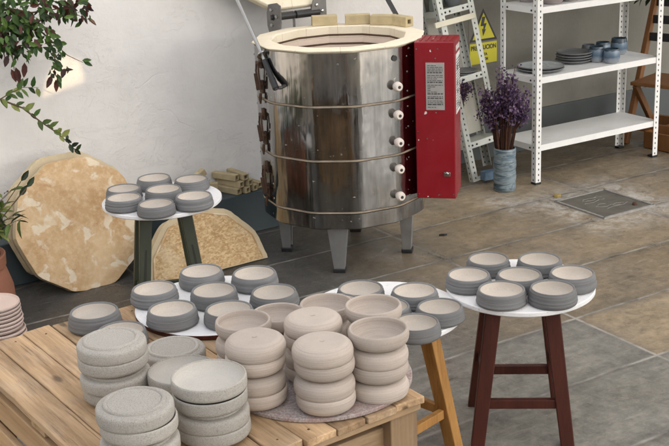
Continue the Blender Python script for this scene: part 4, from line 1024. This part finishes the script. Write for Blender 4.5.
# ================================================================== BOWLS
def dark_bowl(seed):
    rg = random.Random(seed); mb = MB(); R0 = .0745; h = .047; ta = rg.uniform(-.0012, .0016); jit = lambda: rg.uniform(-.0009, .0009)
    ex = [(0, .003), (.062, .002), (.0685, 0), (.0725, .003), (R0, .0075), (R0 + .0004, .0115), (R0 - .0012, .0150), (R0 - .0002, .0185), (R0 - .0018, .0225), (.0720, .0265), (.0722, .0295), (.0702, .034), (.0700, .037), (.0680, .0420), (.0672, .0450), (.0660, h - .0004), (.0645, h), (.0625, h - .0008), (.0612, h - .0025)]
    ins = [(.0608, h - .0040), (.0602, h - .009), (.0585, .030), (.053, .0225), (.042, .0190), (.02, .018), (0, .0185)]
    ex = [(r_ + (ta * z_ / h + jit() if z_ > .004 and r_ > .066 else ta * min(1, z_ / h)), z_) for r_, z_ in ex]; ins = [(max(0, r_ + ta * .9) if r_ > .05 else r_, z_ + rg.uniform(-.0002, .0002) if r_ > .05 else z_) for r_, z_ in ins]
    mb.lathe(ex + ins, 56, mis=[0] * (len(ex)) + [1] * (len(ins) - 1), wob=.008, seed=seed)
    return mb.build('dark_bowl', [M['clay_dark'], M['clay_cream']], angle=60)
prot = [dark_bowl(s) for s in range(1, 10)]; used = [False] * 9; cnt = 0
def place_dark(x, y, z, lb, gp, sc=1.0):
    global cnt
    k = cnt % 9; cnt += 1; rz = rnd.uniform(0, 6.28); s_ = sc * rnd.uniform(.98, 1.02)
    if not used[k]:
        used[k] = True; o = prot[k]; o.location = (x, y, z); o.rotation_euler = (0, 0, rz); o.scale = (s_, s_, s_ * rnd.uniform(.93, 1.06)); tag(o, lb, 'bowl', gp)
    else:
        o = dup(prot[k], (x, y, z), (0, 0, rz), lb, gp, (s_, s_, s_ * rnd.uniform(.93, 1.06)))
def ringset(cx, cy, z, pts, what, gp):
    nm = ['far left', 'far right', 'left side', 'centre', 'right side', 'near left', 'near right']
    for (x, y, i) in pts:
        place_dark(x, y, z, 'charcoal bowl, cream inside, %s on %s' % (nm[i], what), gp)
def shift(pts, cx, cy, mx, my): return [(x - mx + cx, y - my + cy, i) for x, y, i in pts]
t4p = [(.486, 3.526, 0), (.648, 3.507, 1), (.406, 3.394, 2), (.562, 3.3745, 3), (.722, 3.359, 4), (.488, 3.2556, 5), (.6396, 3.2414, 6)]
ringset(*T4, Z4 + .0008, [(x + .003, y + .018, i) for x, y, i in t4p], 'the brown legged stool', 'dark bowls on the brown legged stool')
t1p = [(-.8386, 4.5218, 0), (-.7343, 4.6543, 1), (-.5777, 4.6202, 4), (-.6735, 4.4806, 3), (-.8158, 4.3843, 2), (-.679, 4.2924, 5), (-.5405, 4.36, 6)]
nm1 = {0: 0, 1: 1}
ringset(*T1, Z1 + .0008, t1p, 'the green-legged stool', 'dark bowls on the green-legged stool')
t3p = [(.067, 3.331, 0), (.230, 3.295, 1), (.2936, 3.1585, 4), (.2145, 3.051, 6), (.140, 3.176, 3), (-.005, 3.215, 2)]
ringset(*T3, Z3 + .0008, [(x + .004, y + .03, i) for x, y, i in t3p], 'the honey-legged stool', 'dark bowls on the honey-legged stool')
t2p = [(-.5473, 3.2557, 2), (-.4178, 3.3838, 0), (-.2518, 3.3482, 1), (-.3655, 3.2199, 3), (-.1862, 3.1824, 4), (-.4731, 3.0794, 5), (-.31, 3.0665, 6)]
ringset(*T2, Z2, [(x * 1.02, y + .083, i) for x, y, i in t2p], 'the white board on the crate', 'dark bowls on the round white board')
place_dark(-.7174, 3.203, PZ + .0015, 'charcoal bowl, cream inside, alone at the far left corner of the crate', 'single dark bowls on the crate', 1.03)
place_dark(-.615, 3.062, PZ + .0015, 'charcoal bowl mostly hidden behind the tall grey speckled stack', 'single dark bowls on the crate', 1.0)

# pink bowls
def pink_bowl(seed):
    mb = MB(); h = .050
    ex = [(0, .0015), (.044, .001), (.053, .001), (.0605, .003), (.0668, .0075), (.0712, .0135), (.0736, .0205), (.0747, .028), (.0746, .035), (.0738, .042), (.0726, .0470), (.0714, .0493), (.0695, h), (.0672, .0495)]
    ins = [(.0660, .047), (.0662, .040), (.0655, .030), (.0605, .020), (.052, .0125), (.03, .0095), (.008, .009), (0, .008)]
    mb.lathe(ex + ins, 56, wob=.0035, seed=seed)
    mb.lathe([(.006, .0005), (.004, .0012), (0, .0012)], 10)
    return mb.build('pink_bowl', M['clay_pink'], angle=60)
pprot = [pink_bowl(s) for s in (11, 12, 13)]; pused = [False] * 3; pc = 0
def put_pink(x, y, z, inv, lb, gp):
    global pc
    k = pc % 3; pc += 1; rot = (math.pi if inv else 0, rnd.uniform(-.008, .008), rnd.uniform(0, 6.28)); loc = (x, y, z + (.044 if inv else 0)); s_ = rnd.uniform(.985, 1.02)
    if not pused[k]:
        pused[k] = True; o = pprot[k]; o.location = loc; o.rotation_euler = rot; o.scale = (s_, s_, .88); tag(o, lb, 'bowl', gp)
    else: dup(pprot[k], loc, rot, lb, gp, (s_, s_, .88))
lev = ['bottom', 'second from the bottom', 'third from the bottom', 'top']
def pink_stack(x, y, top_up, n, where, gp, z0=ZB):
    dx = dy = 0
    for k in range(n):
        up = top_up if (n - 1 - k) % 2 == 0 else not top_up
        dx += rnd.uniform(-.003, .003); dy += rnd.uniform(-.003, .003)
        nm_ = 'top' if k == n - 1 else lev[k]
        ori = 'upright' if up else 'upturned'
        put_pink(x + dx, y + dy, z0 + k * .0442, not up, '%s pinkish bowl, %s of stack %s' % (ori, nm_.replace(' from the bottom', ' lowest'), where), gp)
PG = 'pinkish clay bowls stacked on the round board'
for (x, y, tu, n_, wh) in ((-.038, 2.603, False, 4, 'nearest the viewer'), (-.212, 2.650, False, 4, 'beside the grey bowls'), (-.072, 2.770, False, 4, 'mid board'),
                          (.094, 2.672, True, 4, 'at the near right board edge'), (.090, 2.825, True, 4, 'behind the right edge stack'), (-.254, 2.862, True, 3, 'at the board\'s left edge'),
                          (-.170, 3.010, True, 2, 'farthest left behind'), (-.034, 2.960, True, 3, 'farthest back centre')):
    pink_stack(x, y, tu, n_, wh, PG)

# grey speckled bowls
def grey_bowl(seed):
    h = .0415; root = MB()
    ex = [(0, .0030), (.050, .0026), (.0605, .0028), (.0612, .004), (.0735, .0058), (.0810, .0068), (.0858, .0092), (.0882, .0130), (.0890, .018), (.0890, .028), (.0887, .0365), (.0878, .0397), (.0858, h), (.0842, .0410)]
    ins = [(.0838, .0385), (.0825, .032), (.0775, .0225), (.066, .0155), (.045, .0128), (.01, .012), (0, .0115)]
    root.lathe(ex + ins, 60, mis=[0] * len(ex) + [1] * (len(ins) - 1), wob=.003, seed=seed)
    o = root.build('grey_bowl', [M['clay_grey'], M['clay_grey_in']], angle=50)
    f = MB(); f.lathe([(.0602, .0060), (.0612, .0025), (.0635, .0004), (.0668, 0), (.0700, .0008), (.0714, .0026), (.0724, .0060)], 60, wob=.003, seed=seed); f.build('foot_ring', M['clay_grey'], o, angle=60)
    return o
gprot = [grey_bowl(s) for s in (31, 32)]; gused = [False] * 2; gc = 0
def put_grey(x, y, z, inv, lb, gp, tilt=(0, 0)):
    global gc
    k = gc % 2; gc += 1; rot = ((math.pi if inv else 0) + tilt[0], tilt[1], rnd.uniform(0, 6.28)); loc = (x, y, z + (.0415 if inv else 0)); s_ = rnd.uniform(.985, 1.012)
    if not gused[k]:
        gused[k] = True; o = gprot[k]; o.location = loc; o.rotation_euler = rot; o.scale = (s_, s_, 1); tag(o, lb, 'bowl', gp)
    else: dup(gprot[k], loc, rot, lb, gp, (s_, s_, 1))
def grey_stack(x, y, pattern, where, gp, z0=PZ + .001):
    n_ = len(pattern)
    for k, up in enumerate(pattern):
        nm_ = 'top' if k == n_ - 1 else lev[k]
        put_grey(x + rnd.uniform(-.0035, .0035), y + rnd.uniform(-.0035, .0035), z0 + k * .0418 - (.0085 if k and pattern[k] and pattern[k - 1] else 0), not up, '%s speckled grey bowl, %s of stack %s' % ('upright' if up else 'upturned', nm_.replace(' from the bottom', ' lowest'), where), gp)
GG = 'speckled grey bowls stacked on the crate'
grey_stack(-.574, 2.730, [1, 0, 1, 0], 'at the far left, foot ring on top', GG)
grey_stack(-.461, 2.370, [1, 0, 1, 0], 'nearest the lower edge, foot ring on top', GG)
grey_stack(-.307, 2.500, [1, 0, 1, 1], 'beside the pink bowls', GG)
grey_stack(-.398, 2.702, [0, 1], 'behind the open grey stack', GG)
put_grey(-.455, 2.945, PZ + .001, True, 'single upturned speckled grey bowl behind the grey stacks', GG)

# ================================================================== DRAIN COVER and small floor bits
mh = thing('drain_cover', 'square dark drain cover with pale salt marks set in the floor', 'drain cover', W(.042, -.482, 0), YAW)
mb = MB(); mb.box((0, 0, .003), (.325, .345, .004)); mb.build('plate', M['iron'], mh)
mb = MB(); rgm = random.Random(8)
for (x, y, w1, w2) in ((0, .178, .35, .014), (-.168, 0, .012, .36), (0, -.178, .35, .012), (.168, 0, .012, .36)):
    mb.box((x, y, .0045), (w1, w2, .009))
mb.build('frame', M['floor'] if False else plain('worn_frame', (.26, .25, .23), .8, var=.5, scale=30), mh)
mb = MB()
def loop(cx, cy, rx, ry, a0, a1, n=14): return [(cx + rx * math.cos(a0 + (a1 - a0) * i / n), cy + ry * math.sin(a0 + (a1 - a0) * i / n), .0055) for i in range(n + 1)]
for pth in (loop(-.01, .09, .05, .018, 0, 5.2), loop(.05, .085, .022, .03, .5, 5.8), loop(-.02, -.02, .05, .022, 1, 6.0), loop(.05, -.05, .04, .014, 0, 4.5), [(-.09, .05, .0055), (-.04, .04, .0055), (.02, .06, .0055)], [(-.05, -.08, .0055), (.0, -.06, .0055), (.06, -.07, .0055), (.11, -.05, .0055)]):
    pth = [(a + rgm.uniform(-.006, .006), b + rgm.uniform(-.006, .006), c) for a, b, c in pth]
    mb.tube(pth, [.0005 + rgm.random() * .0010 for _ in pth], 5)
mb.build('salt_line', M['salt'], mh)
mb = MB(); mb.lathe([(0, .005), (.014, .005), (.013, .016), (.006, .020), (0, .020)], 12, mat=Matrix.Translation((.10, -.115, 0))); mb.build('handle_knob', M['rust'], mh)
mb = MB(); mb.prism([(-.02, -.006), (.0, -.011), (.022, .0), (.004, .012), (-.012, .008)], .0, .012)
tag(mb.build('leaf_scrap', plain('ochre_scrap', (.30, .22, .06), .7), loc=W(-.055, -.235, .001), bevel=.003), 'ochre scrap lying on the floor behind the drain cover', 'scrap')
mb = MB(); mb.prism([(-.02, -.004), (.006, -.007), (.022, .002), (-.004, .006)], .0, .008)
tag(mb.build('dark_chip', M['black'], loc=W(-.90, -.37, .001), bevel=.002), 'small dark chip on the floor to the right of the kiln', 'chip')

# ================================================================== SHADE ROOF (outside the picture; added to shade the yard)
AZS = math.atan2(-.60, .55); ELS = R(36)
sd = Vector((math.cos(ELS) * math.cos(AZS), math.cos(ELS) * math.sin(AZS), math.sin(ELS)))
RZ = 3.0
def up_to_shade_roof(p): return p + sd * ((RZ - p.z) / sd.z)
patch = [W(-2.53, .42, .790), W(-2.325, .42, .838), W(-2.335, .42, .93), W(-2.42, .42, .975), W(-2.49, .42, .89)]
hole = [up_to_shade_roof(p) for p in patch]  # hole shaped so the sun casts its patch on the wall
x0, x1, y0, y1 = -.15, 7.2, -1.9, 6.0
cx = sum(p.x for p in hole) / 5; cy = sum(p.y for p in hole) / 5
outer = []
mb = MB(); ang = lambda p: math.atan2(p[1] - cy, p[0] - cx)
# fan between the hole and the shade roof's outline
import itertools
corners = [(x0, y0), (x1, y0), (x1, y1), (x0, y1)]
bm = bmesh.new()
ov = [bm.verts.new((*c_, RZ)) for c_ in corners]; hv = [bm.verts.new((p.x, p.y, RZ)) for p in hole]
ed = [bm.edges.new((ov[i], ov[(i + 1) % 4])) for i in range(4)] + [bm.edges.new((hv[i], hv[(i + 1) % 5])) for i in range(5)]
bmesh.ops.triangle_fill(bm, edges=ed, use_beauty=True)
me = bpy.data.meshes.new('shade_roof'); bm.to_mesh(me); bm.free()
n = NT('translucent_shade_sheet'); o_ = n.co()  # added sheet lets soft light through to the yard below
tr = n.new('ShaderNodeBsdfTranslucent'); tr.inputs[0].default_value = (.92, .92, .92, 1); df = n.new('ShaderNodeBsdfDiffuse'); df.inputs[0].default_value = (.55, .53, .50, 1)
mx = n.new('ShaderNodeMixShader'); mx.inputs[0].default_value = .75; n.t.links.new(df.outputs[0], mx.inputs[1]); n.t.links.new(tr.outputs[0], mx.inputs[2]); n.t.links.new(mx.outputs[0], n.t.nodes['Material Output'].inputs['Surface'])
me.materials.append(n.m)
ro = bpy.data.objects.new('shade_roof', me); COL.objects.link(ro); tag(ro, kind='structure')

mb = MB(); mb.box((1.9, .05, 2.06), (4.6, 1.14, .06)); tag(mb.build('shade_roof', M['leg_groove'], loc=S0, rot=(0, 0, YAW)), kind='structure')  # unseen opaque sheet, added to darken the right wall and shelf
# ================================================================== LIGHT, WORLD, CAMERA
w = bpy.data.worlds.new('World'); scene.world = w; w.use_nodes = True
nt = w.node_tree; bg = nt.nodes['Background']; sky = nt.nodes.new('ShaderNodeTexSky'); sky.sky_type = 'NISHITA'; sky.sun_disc = False
sky.sun_elevation = ELS; sky.sun_rotation = math.atan2(sd.x, sd.y); sky.dust_density = 3.0; sky.air_density = 1.0; sky.ozone_density = .6
hs = nt.nodes.new('ShaderNodeHueSaturation'); hs.inputs['Saturation'].default_value = .35
nt.links.new(sky.outputs[0], hs.inputs['Color']); nt.links.new(hs.outputs[0], bg.inputs[0]); bg.inputs[1].default_value = .41
sl = bpy.data.lights.new('Sun', 'SUN'); sl.energy = 2.7; sl.angle = R(.5); sl.color = (1, .74, .42)
so = bpy.data.objects.new('Sun', sl); COL.objects.link(so); so.rotation_euler = (-sd).to_track_quat('-Z', 'Y').to_euler(); so.location = (4, -4, 6)

cam = bpy.data.cameras.new('Camera'); co = bpy.data.objects.new('Camera', cam); COL.objects.link(co); scene.camera = co
cam.sensor_width = 36; cam.lens = 36 * 1173.05 / 669; cam.clip_end = 600; cam.clip_start = .05
F_ = Vector((0, math.cos(.3163), -math.sin(.3163))); R_ = Vector((1, 0, 0)); U_ = Vector((0, math.sin(.3163), math.cos(.3163)))
c_, s_ = math.cos(.0439), math.sin(.0439); Rc = R_ * c_ - U_ * s_; Uc = R_ * s_ + U_ * c_
co.matrix_world = Matrix(((Rc.x, Uc.x, -F_.x, 0), (Rc.y, Uc.y, -F_.y, 0), (Rc.z, Uc.z, -F_.z, 1.8378), (0, 0, 0, 1)))
scene.view_settings.view_transform = 'Standard'; scene.view_settings.look = 'None'; scene.view_settings.exposure = 0; scene.view_settings.gamma = 1
scene.cycles.use_denoising = True; scene.cycles.max_bounces = 8
try: scene.cycles.denoiser = 'OPENIMAGEDENOISE'
except Exception: pass
